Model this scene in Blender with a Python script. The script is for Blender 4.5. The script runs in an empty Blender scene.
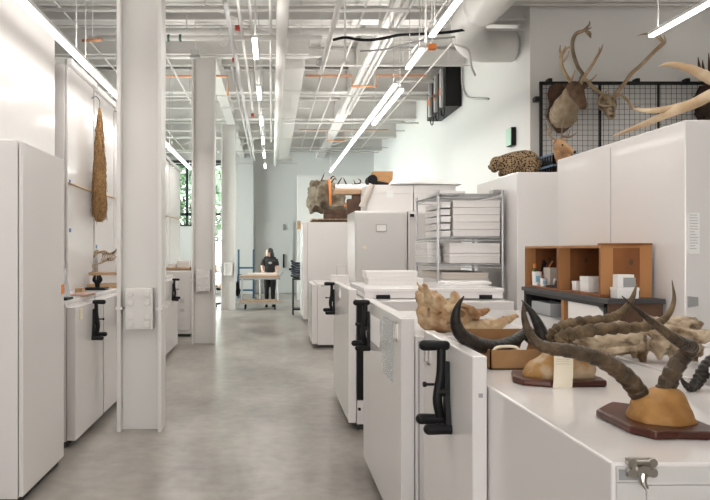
import bpy, bmesh, math, random
from mathutils import Vector, Matrix, noise
random.seed(7)
SC = bpy.context.scene
COL = SC.collection
F = 720.0      # focal length in pixels of a 710-wide frame
H = 1.6        # eye height
# ------------------------------------------------------------------ camera
cd = bpy.data.cameras.new('camera')
cd.sensor_width = 36.0
cd.sensor_fit = 'HORIZONTAL'
cd.lens = 36.0 * F / 710.0
cd.shift_x = (355 - 272) / 710.0
cd.clip_start = 0.05
cam = bpy.data.objects.new('camera', cd)
cam.location = (0, 0, H)
cam.rotation_euler = (math.pi / 2, 0, 0)
COL.objects.link(cam)
SC.camera = cam
# ------------------------------------------------------------------ world, sun, exposure
w = bpy.data.worlds.new('world')
SC.world = w
w.use_nodes = True
bg = w.node_tree.nodes['Background']
bg.inputs[0].default_value = (1.0, 0.985, 0.965, 1)
bg.inputs[1].default_value = 7.5
sl = bpy.data.lights.new('sun', 'SUN')
sl.energy = 16.0
sl.angle = 0.05
so = bpy.data.objects.new('sun', sl)
so.rotation_euler = (math.radians(25), math.radians(-50), 0)
COL.objects.link(so)
SC.view_settings.view_transform = 'Standard'
SC.view_settings.look = 'None'
SC.view_settings.gamma = 1
SC.view_settings.use_curve_mapping = False
SC.view_settings.exposure = 0.82
TUBE_E = 4.0       # glow of their diffusers
LAMP_D = 4.9       # watts per metre sent down
LAMP_U = 2.6       # watts per metre sent up
SC.cycles.denoising_prefilter = 'NONE'

SC.cycles.sample_clamp_indirect = 2.5
SC.cycles.caustics_reflective = False
SC.cycles.caustics_refractive = False
SC.cycles.blur_glossy = 1.0
def portal(name, loc, rot, sx, sy):
    "daylight portal filling a window opening"
    l = bpy.data.lights.new(name, 'AREA'); l.shape = 'RECTANGLE'; l.size = sx; l.size_y = sy
    l.cycles.is_portal = True
    o = bpy.data.objects.new(name, l); o.location = loc; o.rotation_euler = rot
    COL.objects.link(o)
R90 = math.pi / 2
portal('daylight_portal', (-1.0, -3.98, 2.0), (R90, 0, 0), 3.0, 2.0)  # fills the added opening in the unseen wall behind the camera
portal('daylight_portal', (-3.65, 26.45, 3.69), (-R90, 0, 0), 1.9, 2.42)
portal('daylight_portal', (-2.06, 26.45, 2.575), (-R90, 0, 0), 0.88, 4.65)
portal('daylight_portal', (-5.98, 19.55, 2.65), (0, -R90, 0), 4.7, 13.1)  # fills the added, unseen window in the left wall

# ------------------------------------------------------------------ helpers
def W(px, py, D):
    "world point at depth D along the aisle seen at a pixel"
    return ((px - 272) * D / F, D, H + (250 - py) * D / F)

def crom(pts, n):
    "Catmull-Rom through tuples of any size"
    if len(pts) < 3 or n <= 1:
        if n <= 1: return [tuple(p) for p in pts]
        a, b = pts[0], pts[-1]
        return [tuple(a[k] + (b[k] - a[k]) * i / n for k in range(len(a))) for i in range(n + 1)]
    P = [tuple(2 * a - b for a, b in zip(pts[0], pts[1]))] + list(pts) + [tuple(2 * a - b for a, b in zip(pts[-1], pts[-2]))]
    out = []
    for i in range(1, len(P) - 2):
        p0, p1, p2, p3 = P[i - 1], P[i], P[i + 1], P[i + 2]
        for j in range(n):
            t = j / n
            out.append(tuple(0.5 * (2 * b + (c - a) * t + (2 * a - 5 * b + 4 * c - d) * t * t + (3 * b - a - 3 * c + d) * t ** 3)
                             for a, b, c, d in zip(p0, p1, p2, p3)))
    out.append(tuple(pts[-1]))
    return out

class MB:
    def __init__(s):
        s.v = []; s.f = []
    def add(s, vs, fs):
        o = len(s.v)
        s.v += [tuple(p) for p in vs]
        s.f += [tuple(i + o for i in f) for f in fs]
        return s
    def box(s, x0, x1, y0, y1, z0, z1):
        if x0 > x1: x0, x1 = x1, x0
        if y0 > y1: y0, y1 = y1, y0
        if z0 > z1: z0, z1 = z1, z0
        return s.add([(x, y, z) for x in (x0, x1) for y in (y0, y1) for z in (z0, z1)],
                     [(0, 1, 3, 2), (4, 6, 7, 5), (0, 4, 5, 1), (2, 3, 7, 6), (0, 2, 6, 4), (1, 5, 7, 3)])
    def obox(s, c, ax, ay, az):
        "box from a centre and three half-axis vectors"
        c = Vector(c); ax = Vector(ax); ay = Vector(ay); az = Vector(az)
        return s.add([c + ax * i + ay * j + az * k for i in (-1, 1) for j in (-1, 1) for k in (-1, 1)],
                     [(0, 1, 3, 2), (4, 6, 7, 5), (0, 4, 5, 1), (2, 3, 7, 6), (0, 2, 6, 4), (1, 5, 7, 3)])
    def tube(s, pts, r=None, seg=10, n=1, ring=None, flat=1.0, ref=(0.13, 0.31, 0.94), round_end=False):
        if r is not None: pts = [tuple(p[:3]) + (r,) for p in pts]
        P = crom(pts, n)
        if round_end:
            def cap(a, b):
                d = (Vector(a[:3]) - Vector(b[:3])).normalized()
                return [tuple(Vector(a[:3]) + d * a[3] * math.sin(t)) + (a[3] * math.cos(t),) for t in (1.45, 1.1, 0.7, 0.35)]
            P = cap(P[0], P[1]) + P + cap(P[-1], P[-2])[::-1]
        N = len(P); o = len(s.v)
        ref = Vector(ref)
        for i in range(N):
            a = Vector(P[max(i - 1, 0)][:3]); b = Vector(P[min(i + 1, N - 1)][:3])
            t = (b - a)
            t = t.normalized() if t.length > 1e-9 else Vector((0, 0, 1))
            if i == 0:
                u = ref - t * ref.dot(t)
                if u.length < 0.05: u = Vector((1, 0, 0)) - t * t.x
                u.normalize()
            else:
                u = u - t * u.dot(t)
                u = u.normalized() if u.length > 1e-6 else t.orthogonal().normalized()
            vv = t.cross(u)
            m = ring(i / (N - 1)) if ring else 1.0
            rr = max(P[i][3], 1e-4) * m
            c = Vector(P[i][:3])
            for k in range(seg):
                an = 2 * math.pi * k / seg
                s.v.append(tuple(c + u * math.cos(an) * rr + vv * math.sin(an) * rr * flat))
        for i in range(N - 1):
            for k in range(seg):
                k2 = (k + 1) % seg
                s.f.append((o + i * seg + k, o + i * seg + k2, o + (i + 1) * seg + k2, o + (i + 1) * seg + k))
        s.f.append(tuple(o + k for k in range(seg))[::-1])
        s.f.append(tuple(o + (N - 1) * seg + k for k in range(seg)))
        return s
    def prism(s, poly, origin, ex, ey, ez):
        "polygon (a,b) in plane ex,ey at origin, thickened by ez"
        o = Vector(origin); ex = Vector(ex); ey = Vector(ey); ez = Vector(ez); n = len(poly)
        vs = [o + ex * a + ey * b for a, b in poly] + [o + ex * a + ey * b + ez for a, b in poly]
        return s.add(vs, [tuple(range(n))[::-1], tuple(range(n, 2 * n))] + [(i, (i + 1) % n, n + (i + 1) % n, n + i) for i in range(n)])
    def ell(s, c, r, seg=14, rings=9, rot=None, bump=0.0, bs=6.0):
        vs = []; c = Vector(c)
        for i in range(rings + 1):
            th = math.pi * i / rings
            for k in range(seg):
                an = 2 * math.pi * k / seg
                d = Vector((math.sin(th) * math.cos(an), math.sin(th) * math.sin(an), math.cos(th)))
                if bump: d = d * (1 + bump * noise.noise(d * bs * 0.4 + c * 7))
                p = Vector((d.x * r[0], d.y * r[1], d.z * r[2]))
                if rot: p = rot @ p
                vs.append(c + p)
        fs = [(i * seg + k, (i + 1) * seg + k, (i + 1) * seg + (k + 1) % seg, i * seg + (k + 1) % seg) for i in range(rings) for k in range(seg)]
        return s.add(vs, fs)
    def build(s, name, m, parent=None, smooth=False, bevel=0.0, segs=2, weld=False):
        me = bpy.data.meshes.new(name)
        off = Vector((0, 0, 0))
        p = parent
        while p is not None:
            off += p.location; p = p.parent
        me.from_pydata([tuple(Vector(q) - off) for q in s.v], [], s.f)
        bm = bmesh.new(); bm.from_mesh(me)
        if weld: bmesh.ops.remove_doubles(bm, verts=bm.verts, dist=1e-5)
        bmesh.ops.recalc_face_normals(bm, faces=bm.faces)
        bm.to_mesh(me); bm.free()
        me.materials.append(m)
        if smooth:
            me.polygons.foreach_set('use_smooth', [True] * len(me.polygons))
        o = bpy.data.objects.new(name, me)
        COL.objects.link(o)
        if parent is not None: o.parent = parent
        if bevel:
            b = o.modifiers.new('bevel', 'BEVEL'); b.width = bevel; b.segments = segs; b.limit_method = 'ANGLE'
        return o

def organic(name, mb, m, parent=None, voxel=0.01, cut=None, smooth=4, rough=0.0, rscale=20.0):
    "fuse the shapes of mb into one skin, carve the hollows of cut out of it"
    t = mb.build('tmp_shape', m)
    md = t.modifiers.new('r', 'REMESH'); md.mode = 'VOXEL'; md.voxel_size = voxel
    if smooth:
        sm = t.modifiers.new('s', 'SMOOTH'); sm.factor = 0.5; sm.iterations = smooth
    if cut is not None:
        c = cut.build('tmp_cut', m)
        bo = t.modifiers.new('b', 'BOOLEAN'); bo.operation = 'DIFFERENCE'; bo.object = c; bo.solver = 'EXACT'
    dg = bpy.context.evaluated_depsgraph_get()
    dg.update()
    me = bpy.data.meshes.new_from_object(t.evaluated_get(dg))
    bpy.data.objects.remove(t)
    if cut is not None: bpy.data.objects.remove(c)
    off = Vector((0, 0, 0)); p = parent
    while p is not None:
        off += p.location; p = p.parent
    if rough:
        for vt in me.vertices:
            vt.co += vt.normal * rough * noise.fractal(vt.co * rscale, 1.0, 2.0, 3)
    me.transform(Matrix.Translation(-off))
    me.name = name
    me.materials.clear(); me.materials.append(m)
    me.polygons.foreach_set('use_smooth', [True] * len(me.polygons))
    o = bpy.data.objects.new(name, me)
    COL.objects.link(o)
    if parent is not None: o.parent = parent
    return o

def tag(o, label=None, cat=None, group=None, kind=None):
    if label: o['label'] = label
    if cat: o['category'] = cat
    if group: o['group'] = group
    if kind: o['kind'] = kind
    return o
def thing(name, label, cat, loc=(0, 0, 0), group=None):
    o = bpy.data.objects.new(name, None)
    o.empty_display_size = 0.05
    COL.objects.link(o); o.location = loc
    return tag(o, label, cat, group)
def struct(o, label=None):
    o['kind'] = 'structure'
    if label: o['label'] = label
    return o
def kids(o):
    return [c for c in bpy.data.objects if c.parent == o]
def copy_tree(o, loc=None, parent=None):
    c = o.copy(); COL.objects.link(c)
    if parent is not None: c.parent = parent
    if loc is not None: c.location = loc
    for ch in kids(o): copy_tree(ch, None, c)
    return c

# ------------------------------------------------------------------ materials
def mat(name, col, rough=0.5, metal=0.0, col2=None, scale=8.0, detail=4.0, lo=0.35, hi=0.65, bump=0.0, bscale=40.0,
        stretch=None, emit=0.0, spec=0.5, coat=0.0, wave=None):
    m = bpy.data.materials.new(name); m.use_nodes = True
    nt = m.node_tree; n = nt.nodes; L = nt.links
    b = n['Principled BSDF']
    b.inputs['Base Color'].default_value = (*col, 1)
    b.inputs['Roughness'].default_value = rough
    b.inputs['Metallic'].default_value = metal
    b.inputs['Specular IOR Level'].default_value = spec
    if coat:
        b.inputs['Coat Weight'].default_value = coat; b.inputs['Coat Roughness'].default_value = 0.08
    tc = n.new('ShaderNodeTexCoord'); src = tc.outputs['Object']
    if stretch:
        mp = n.new('ShaderNodeMapping'); mp.inputs['Scale'].default_value = stretch
        L.new(src, mp.inputs['Vector']); src = mp.outputs['Vector']
    if col2 is not None:
        if wave:
            t = n.new('ShaderNodeTexWave'); t.inputs['Scale'].default_value = scale
            t.bands_direction = wave; t.inputs['Distortion'].default_value = 6.0; t.inputs['Detail'].default_value = detail
            t.inputs['Detail Scale'].default_value = 1.2
            fac = t.outputs['Fac']
        else:
            t = n.new('ShaderNodeTexNoise'); t.inputs['Scale'].default_value = scale; t.inputs['Detail'].default_value = detail
            fac = t.outputs['Fac']
        L.new(src, t.inputs['Vector'])
        r = n.new('ShaderNodeValToRGB')
        r.color_ramp.elements[0].position = lo; r.color_ramp.elements[0].color = (*col, 1)
        r.color_ramp.elements[1].position = hi; r.color_ramp.elements[1].color = (*col2, 1)
        L.new(fac, r.inputs[0]); L.new(r.outputs[0], b.inputs['Base Color'])
    if bump:
        t2 = n.new('ShaderNodeTexNoise'); t2.inputs['Scale'].default_value = bscale; t2.inputs['Detail'].default_value = 5
        L.new(src, t2.inputs['Vector'])
        bp = n.new('ShaderNodeBump'); bp.inputs['Strength'].default_value = bump; bp.inputs['Distance'].default_value = 0.01
        L.new(t2.outputs['Fac'], bp.inputs['Height']); L.new(bp.outputs['Normal'], b.inputs['Normal'])
    if emit:
        b.inputs['Emission Color'].default_value = (*col, 1); b.inputs['Emission Strength'].default_value = emit
    return m

M = {}
M['cab'] = mat('white_enamel', (0.71, 0.68, 0.665), 0.22, coat=0.3)
M['cabg'] = mat('grey_white_enamel', (0.60, 0.58, 0.56), 0.32)
M['top'] = mat('white_worktop', (0.74, 0.715, 0.71), 0.2, coat=0.2)
M['plinth'] = mat('black_plinth', (0.02, 0.02, 0.02), 0.6)
M['black'] = mat('black_plastic', (0.006, 0.006, 0.0065), 0.5, spec=0.25)
M['blackm'] = mat('black_steel', (0.012, 0.012, 0.013), 0.5, spec=0.3)
M['wall'] = mat('white_wall_paint', (0.72, 0.725, 0.71), 0.6, col2=(0.70, 0.71, 0.695), scale=0.7)
M['wallg'] = mat('warm_wall_paint', (0.74, 0.72, 0.69), 0.7, col2=(0.72, 0.70, 0.67), scale=0.7)
M['deck'] = mat('painted_steel_deck', (0.66, 0.645, 0.62), 0.55)
M['steel'] = mat('white_painted_steel', (0.70, 0.685, 0.66), 0.45)
M['colm'] = mat('column_paint', (0.66, 0.64, 0.615), 0.42)
M['duct'] = mat('white_duct', (0.68, 0.665, 0.64), 0.4)
M['copper'] = mat('copper_pipe', (0.62, 0.30, 0.16), 0.4, 0.4)
M['chrome'] = mat('chrome', (0.50, 0.50, 0.51), 0.38, 0.8)
M['nickel'] = mat('worn_nickel', (0.42, 0.39, 0.35), 0.32, 1.0)
M['paper'] = mat('white_paper', (0.80, 0.785, 0.77), 0.7)
M['card'] = mat('white_card', (0.74, 0.71, 0.69), 0.65)
M['cream'] = mat('cream_paper', (0.78, 0.70, 0.56), 0.75, col2=(0.72, 0.64, 0.50), scale=9)
M['beige'] = mat('beige_board', (0.60, 0.54, 0.48), 0.7)
M['kraft'] = mat('cardboard', (0.34, 0.19, 0.09), 0.8, col2=(0.30, 0.165, 0.075), scale=14, spec=0.2)
M['pine'] = mat('knotty_pine', (0.24, 0.09, 0.029), 0.5, col2=(0.14, 0.045, 0.013), scale=3.0, stretch=(1.6, 1.6, 0.35), lo=0.40, hi=0.70, detail=6, spec=0.3)
M['pinel'] = mat('light_pine', (0.42, 0.20, 0.08), 0.5, col2=(0.33, 0.14, 0.05), scale=3.0, stretch=(2, 2, 0.3), spec=0.3)
M['wood'] = mat('plain_wood', (0.46, 0.30, 0.17), 0.55, col2=(0.36, 0.22, 0.12), scale=5, stretch=(1, 4, 4))
M['woodd'] = mat('dark_brown_wood', (0.06, 0.03, 0.018), 0.55, col2=(0.11, 0.058, 0.035), scale=6, spec=0.3)
M['mahog'] = mat('mahogany', (0.085, 0.024, 0.013), 0.33, col2=(0.045, 0.012, 0.007), scale=5, stretch=(1, 5, 5), spec=0.35)
M['bone'] = mat('old_bone', (0.45, 0.32, 0.19), 0.65, col2=(0.58, 0.47, 0.33), scale=9, bump=0.5, bscale=45, spec=0.25)
M['bonew'] = mat('pale_bone', (0.46, 0.365, 0.255), 0.65, col2=(0.13, 0.075, 0.038), scale=14, lo=0.45, hi=0.66, bump=0.7, bscale=50, spec=0.25)
M['bonet'] = mat('tan_bone', (0.28, 0.145, 0.062), 0.6, col2=(0.52, 0.38, 0.235), scale=11, lo=0.38, hi=0.6, bump=0.5, bscale=35, spec=0.25)
M['cap'] = mat('ochre_plaster', (0.41, 0.215, 0.070), 0.6, col2=(0.27, 0.125, 0.035), scale=12, bump=0.4, bscale=40, spec=0.25)
M['capb'] = mat('stained_hide_cap', (0.34, 0.18, 0.06), 0.65, col2=(0.42, 0.31, 0.20), scale=14, lo=0.45, hi=0.58, bump=0.4, bscale=40, spec=0.25)
M['horn'] = mat('brown_horn', (0.028, 0.017, 0.010), 0.45, col2=(0.105, 0.068, 0.038), scale=16, bump=0.7, bscale=90, spec=0.3)
M['hornt'] = mat('dusty_tan_horn', (0.065, 0.042, 0.023), 0.6, col2=(0.19, 0.13, 0.072), scale=14, bump=0.6, bscale=80, spec=0.2)
M['hornk'] = mat('black_horn', (0.009, 0.007, 0.006), 0.4, col2=(0.03, 0.023, 0.018), scale=14, bump=0.5, bscale=60, spec=0.3)
M['antler'] = mat('antler', (0.38, 0.25, 0.14), 0.55, col2=(0.55, 0.43, 0.29), scale=6, bump=0.4, bscale=40, spec=0.25)
M['antlerd'] = mat('weathered_antler', (0.17, 0.12, 0.08), 0.6, col2=(0.35, 0.26, 0.17), scale=7, bump=0.4, spec=0.25)
M['fur'] = mat('fawn_fur', (0.33, 0.23, 0.14), 0.9, col2=(0.44, 0.36, 0.26), scale=12, bump=0.8, bscale=120)
M['furd'] = mat('brown_fur', (0.10, 0.055, 0.03), 0.9, col2=(0.17, 0.10, 0.06), scale=14, bump=0.8, bscale=120)
M['furk'] = mat('dark_shaggy_fur', (0.025, 0.015, 0.010), 0.95, col2=(0.06, 0.035, 0.022), scale=16, bump=1.0, bscale=60)
M['deerf'] = mat('russet_deer_fur', (0.36, 0.19, 0.09), 0.9, col2=(0.46, 0.28, 0.15), scale=14, bump=0.7, bscale=120)
M['orange'] = mat('orange_webbing', (0.75, 0.22, 0.05), 0.6)
M['red'] = mat('red_tag', (0.42, 0.05, 0.03), 0.5)
M['rubber'] = mat('black_rubber', (0.010, 0.010, 0.011), 0.8, spec=0.2)
M['blue'] = mat('blue_sticker', (0.05, 0.16, 0.42), 0.5)
M['mint'] = mat('mint_panel', (0.42, 0.66, 0.52), 0.4)
M['grey'] = mat('mid_grey', (0.30, 0.30, 0.30), 0.5)
M['greyl'] = mat('light_grey', (0.50, 0.50, 0.49), 0.5)
M['straw'] = mat('dry_straw', (0.40, 0.245, 0.115), 0.85, col2=(0.22, 0.12, 0.05), scale=60, bump=1.0, bscale=90, stretch=(1, 1, 0.6), spec=0.2)
M['twine'] = mat('twine', (0.50, 0.34, 0.20), 0.8)
M['canvas'] = mat('olive_canvas_hide', (0.12, 0.092, 0.062), 0.9, col2=(0.22, 0.185, 0.14), scale=5, bump=0.8, bscale=18, spec=0.15)
M['skin'] = mat('skin', (0.62, 0.38, 0.28), 0.5)
M['hair'] = mat('black_hair', (0.012, 0.010, 0.010), 0.4)
M['shirt'] = mat('black_cotton', (0.022, 0.020, 0.022), 0.85)
M['pants'] = mat('black_denim', (0.013, 0.013, 0.016), 0.85)
M['bluef'] = mat('blue_steel', (0.05, 0.12, 0.20), 0.45)
M['leaf'] = mat('leaf', (0.055, 0.105, 0.06), 0.6, col2=(0.12, 0.18, 0.115), scale=1.2)
M['bark'] = mat('bark', (0.12, 0.09, 0.07), 0.9)
M['grass'] = mat('grass', (0.22, 0.27, 0.16), 0.9, col2=(0.28, 0.33, 0.21), scale=3)
M['tube'] = mat('lit_diffuser', (1.0, 0.975, 0.94), 0.4, emit=TUBE_E)
M['tube'].cycles.emission_sampling = 'NONE'
M['frame'] = mat('dark_window_frame', (0.035, 0.04, 0.042), 0.4)

def mat_floor():
    m = mat('polished_concrete', (0.36, 0.34, 0.315), 0.31, spec=0.6)
    nt = m.node_tree; n = nt.nodes; L = nt.links; b = n['Principled BSDF']
    tc = n.new('ShaderNodeTexCoord')
    a = n.new('ShaderNodeTexNoise'); a.inputs['Scale'].default_value = 1.1; a.inputs['Detail'].default_value = 7; a.inputs['Roughness'].default_value = 0.62
    c = n.new('ShaderNodeTexNoise'); c.inputs['Scale'].default_value = 9; c.inputs['Detail'].default_value = 6
    mp = n.new('ShaderNodeMapping'); mp.inputs['Scale'].default_value = (1, 0.55, 1)
    L.new(tc.outputs['Object'], mp.inputs['Vector'])
    L.new(mp.outputs['Vector'], a.inputs['Vector']); L.new(tc.outputs['Object'], c.inputs['Vector'])
    mx = n.new('ShaderNodeMix'); mx.data_type = 'FLOAT'; mx.inputs[0].default_value = 0.22
    L.new(a.outputs['Fac'], mx.inputs[2]); L.new(c.outputs['Fac'], mx.inputs[3])
    r = n.new('ShaderNodeValToRGB')
    r.color_ramp.elements[0].position = 0.36; r.color_ramp.elements[0].color = (0.17, 0.150, 0.130, 1)
    r.color_ramp.elements[1].position = 0.64; r.color_ramp.elements[1].color = (0.385, 0.357, 0.322, 1)
    L.new(mx.outputs[0], r.inputs[0]); L.new(r.outputs[0], b.inputs['Base Color'])
    return m
M['floor'] = mat_floor()

def mat_spots():
    m = mat('leopard_coat', (0.40, 0.26, 0.13), 0.9, spec=0.15, bump=0.5, bscale=150)
    nt = m.node_tree; n = nt.nodes; L = nt.links; b = n['Principled BSDF']
    tc = n.new('ShaderNodeTexCoord')
    v = n.new('ShaderNodeTexVoronoi'); v.inputs['Scale'].default_value = 44; v.inputs['Randomness'].default_value = 0.8
    L.new(tc.outputs['Object'], v.inputs['Vector'])
    r = n.new('ShaderNodeValToRGB')
    e = r.color_ramp.elements
    e[0].position = 0.36; e[0].color = (0.02, 0.012, 0.008, 1)
    e[1].position = 0.52; e[1].color = (0.29, 0.20, 0.115, 1)
    L.new(v.outputs['Distance'], r.inputs[0]); L.new(r.outputs[0], b.inputs['Base Color'])
    return m
M['leopard'] = mat_spots()

def mat_glass():
    m = bpy.data.materials.new('window_glass'); m.use_nodes = True
    nt = m.node_tree; n = nt.nodes; L = nt.links
    n.remove(n['Principled BSDF'])
    t = n.new('ShaderNodeBsdfTransparent'); t.inputs[0].default_value = (0.93, 0.97, 0.96, 1)
    g = n.new('ShaderNodeBsdfGlossy'); g.inputs['Roughness'].default_value = 0.02
    fr = n.new('ShaderNodeFresnel'); mx = n.new('ShaderNodeMixShader')
    L.new(fr.outputs[0], mx.inputs[0]); L.new(t.outputs[0], mx.inputs[1]); L.new(g.outputs[0], mx.inputs[2])
    L.new(mx.outputs[0], n['Material Output'].inputs['Surface'])
    return m
M['glass'] = mat_glass()
def mat_plastic():
    m = bpy.data.materials.new('clear_plastic'); m.use_nodes = True
    nt = m.node_tree; n = nt.nodes; L = nt.links
    b = n['Principled BSDF']; b.inputs['Base Color'].default_value = (0.8, 0.83, 0.85, 1); b.inputs['Roughness'].default_value = 0.15
    t = n.new('ShaderNodeBsdfTransparent'); mx = n.new('ShaderNodeMixShader'); mx.inputs[0].default_value = 0.45
    L.new(t.outputs[0], mx.inputs[1]); L.new(b.outputs[0], mx.inputs[2])
    L.new(mx.outputs[0], n['Material Output'].inputs['Surface'])
    return m
M['plastic'] = mat_plastic()
# ================================================================== setting
YB = 26.5    # back wall
XR = 3.75    # right wall of the aisle bay
YP = 10.46   # wall facing us at right
ZC = 5.6
struct(MB().box(-6, 9, -4, YB + 0.2, -0.1, 0).build('floor', M['floor']), 'polished grey concrete floor')
def corrugated():
    mb = MB(); prof = []
    y = -4.0; per = 0.3
    while y < YB:
        prof += [(y, 0), (y + 0.13, 0), (y + 0.16, -0.06), (y + 0.27, -0.06)]
        y += per
    prof.append((y, 0))
    vs = []
    for (yy, dz) in prof: vs += [(-6, yy, ZC + dz), (9, yy, ZC + dz)]
    n = len(prof)
    fs = [(2 * i, 2 * i + 1, 2 * i + 3, 2 * i + 2) for i in range(n - 1)]
    mb.add(vs, fs)
    mb.box(-6, 9, -4, y, ZC + 0.02, ZC + 0.12)
    return mb
struct(corrugated().build('ceiling', M['deck']), 'white painted corrugated steel deck ceiling')
struct(MB().box(-6.2, -6, -4, 13.0, 0, ZC).box(-6.2, -6, 13.0, YB + 0.2, 0, 0.3).box(-6.2, -6, 13.0, YB + 0.2, 5.0, ZC).box(-6.2, -6, 26.1, YB + 0.2, 0.3, 5.0).build('wall_left', M['wall']))
r = bpy.data.objects.new('added_window', None); COL.objects.link(r); r.location = (-6.1, 19.5, 0.3); r['kind'] = 'structure'  # unseen window, added so daylight brightens the back wall and ceiling
m = MB()
for y in (13.0, 15.6, 18.2, 20.8, 23.4, 26.04): m.box(-6.15, -6.05, y, y + 0.06, 0.3, 5.0)
for z in (0.3, 2.87, 4.94): m.box(-6.15, -6.05, 13.0, 26.1, z, z + 0.06)
m.build('window_frame', M['frame'], r)
MB().box(-6.105, -6.095, 13.0, 26.1, 0.33, 4.97).build('pane', M['glass'], r)
struct(MB().box(XR, XR + 0.2, YP + 0.2, YB, 0, ZC).build('wall_right', M['wall']))
struct(MB().box(XR, 9.2, YP, YP + 0.2, 0, ZC).build('wall_front_right', M['wallg']))
struct(MB().box(9, 9.2, -4, YP, 0, ZC).build('wall_far_right', M['wall']))
struct(MB().box(-6.2, 9.2, -4.2, -4, 0, 1.0).box(-6.2, 9.2, -4.2, -4, 3.0, ZC).box(-6.2, -2.5, -4.2, -4, 1.0, 3.0).box(0.5, 9.2, -4.2, -4, 1.0, 3.0).build('wall_near', M['wall']))  # opening in this unseen wall is added, sized to light camera-facing sides
bw = MB()
bw.box(-6, -4.6, YB, YB + 0.2, 0, ZC).box(-4.6, -2.7, YB, YB + 0.2, 0, 2.48).box(-4.6, -1.62, YB, YB + 0.2, 4.9, ZC)
bw.box(-2.7, -2.5, YB, YB + 0.2, 0, 4.9).box(-2.5, -1.62, YB, YB + 0.2, 0, 0.25).box(-1.62, XR + 0.2, YB, YB + 0.2, 0, ZC)
struct(bw.build('wall_back', M['wall']))
struct(MB().box(-1.5, -0.68, YB - 0.35, YB, 0, 5.0).build('pillar', M['wall']), 'white wall pier beside the tall window')
struct(MB().box(0.82, XR, 23.2, 23.4, 0, 4.0).build('partition', M['wall']), 'white partition wall before the back wall')
struct(MB().box(-0.68, 0.8, YB - 0.03, YB, 0, 0.12).build('baseboard_back', M['greyl']))
def window(name, x0, x1, z0, z1, mull, trans):
    r = bpy.data.objects.new(name, None); COL.objects.link(r); r.location = (x0, YB, z0); r['kind'] = 'structure'
    m = MB(); y0, y1 = YB - 0.02, YB + 0.1; t = 0.06
    m.box(x0, x1, y0, y1, z0, z0 + t).box(x0, x1, y0, y1, z1 - 0.18, z1).box(x0, x0 + t, y0, y1, z0, z1).box(x1 - t, x1, y0, y1, z0, z1)
    for x in mull: m.box(x - 0.05, x + 0.05, y0, y1, z0, z1)
    for z in trans: m.box(x0, x1, y0, y1, z - 0.05, z + 0.05)
    m.build('window_frame', M['frame'], r)
    MB().box(x0 + t, x1 - t, YB + 0.05, YB + 0.06, z0 + t, z1 - 0.18).build('pane', M['glass'], r)
window('window_1', -4.6, -2.7, 2.48, 4.9, [-3.12, -3.9], [2.92])
window('window_2', -2.5, -1.62, 0.25, 4.9, [], [2.92])
# door in the back wall
dr = bpy.data.objects.new('door_1', None); COL.objects.link(dr); dr.location = (0.1, YB - 0.05, 0); dr['kind'] = 'structure'
MB().box(-0.6, 0.78, YB - 0.05, YB - 0.005, 0.02, 2.62).build('door_panel', M['wall'], dr, bevel=0.006)
MB().box(0.40, 0.46, YB - 0.11, YB - 0.05, 0.95, 1.45).build('door_handle', M['black'], dr, bevel=0.01)
MB().box(0.62, 0.80, YB - 0.10, YB - 0.05, 0.86, 0.93).build('door_lever', M['black'], dr, bevel=0.01)
MB().box(0.40, 0.50, YB - 0.08, YB - 0.03, 2.32, 2.55).build('door_sensor', M['grey'], dr, bevel=0.01)
# ground and trees outside
struct(MB().box(-40, 30, YB + 0.2, 90, -0.4, -0.12).build('ground', M['grass']), 'lawn outside the windows')
def tree(x, y, h, r, label, seed):
    rnd = random.Random(seed)
    t = thing('tree', label, 'tree', (x, y, -0.15), 'trees outside the windows')
    MB().tube([(x, y, -0.15, 0.2), (x + 0.15, y, h * 0.4, 0.15), (x, y + 0.1, h * 0.8, 0.07)], seg=8, n=3).build('trunk', M['bark'], t, smooth=True)
    m = MB()
    cl = [(x + rnd.uniform(-r, r) * 0.7, y + rnd.uniform(-r, r) * 0.6, h * rnd.uniform(0.28, 1.0), r * rnd.uniform(0.35, 0.6)) for _ in range(34)]
    for i in range(3600):
        c = rnd.choice(cl)
        d = Vector((rnd.gauss(0, 1), rnd.gauss(0, 1), rnd.gauss(0, 1))).normalized() * c[3] * rnd.uniform(0.5, 1.0)
        p = Vector(c[:3]) + d
        a = Vector((rnd.gauss(0, 1), rnd.gauss(0, 1), rnd.gauss(0, 1))).normalized(); b = a.orthogonal().normalized()
        s = rnd.uniform(0.12, 0.23)
        m.add([p - a * s, p + b * s * 0.5, p + a * s, p - b * s * 0.5], [(0, 1, 2, 3)])
    tag(m.build('foliage', M['leaf'], t), kind='stuff')
tree(-3.7, 32.5, 7.4, 2.2, 'leafy green tree outside, seen through the left window', 1)
tree(-2.4, 38.5, 8.6, 2.3, 'leafy green tree outside, seen through the tall narrow window', 2)
tree(-8.6, 44.0, 9.0, 2.4, 'leafy green tree outside, further back at the far left', 3)

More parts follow.
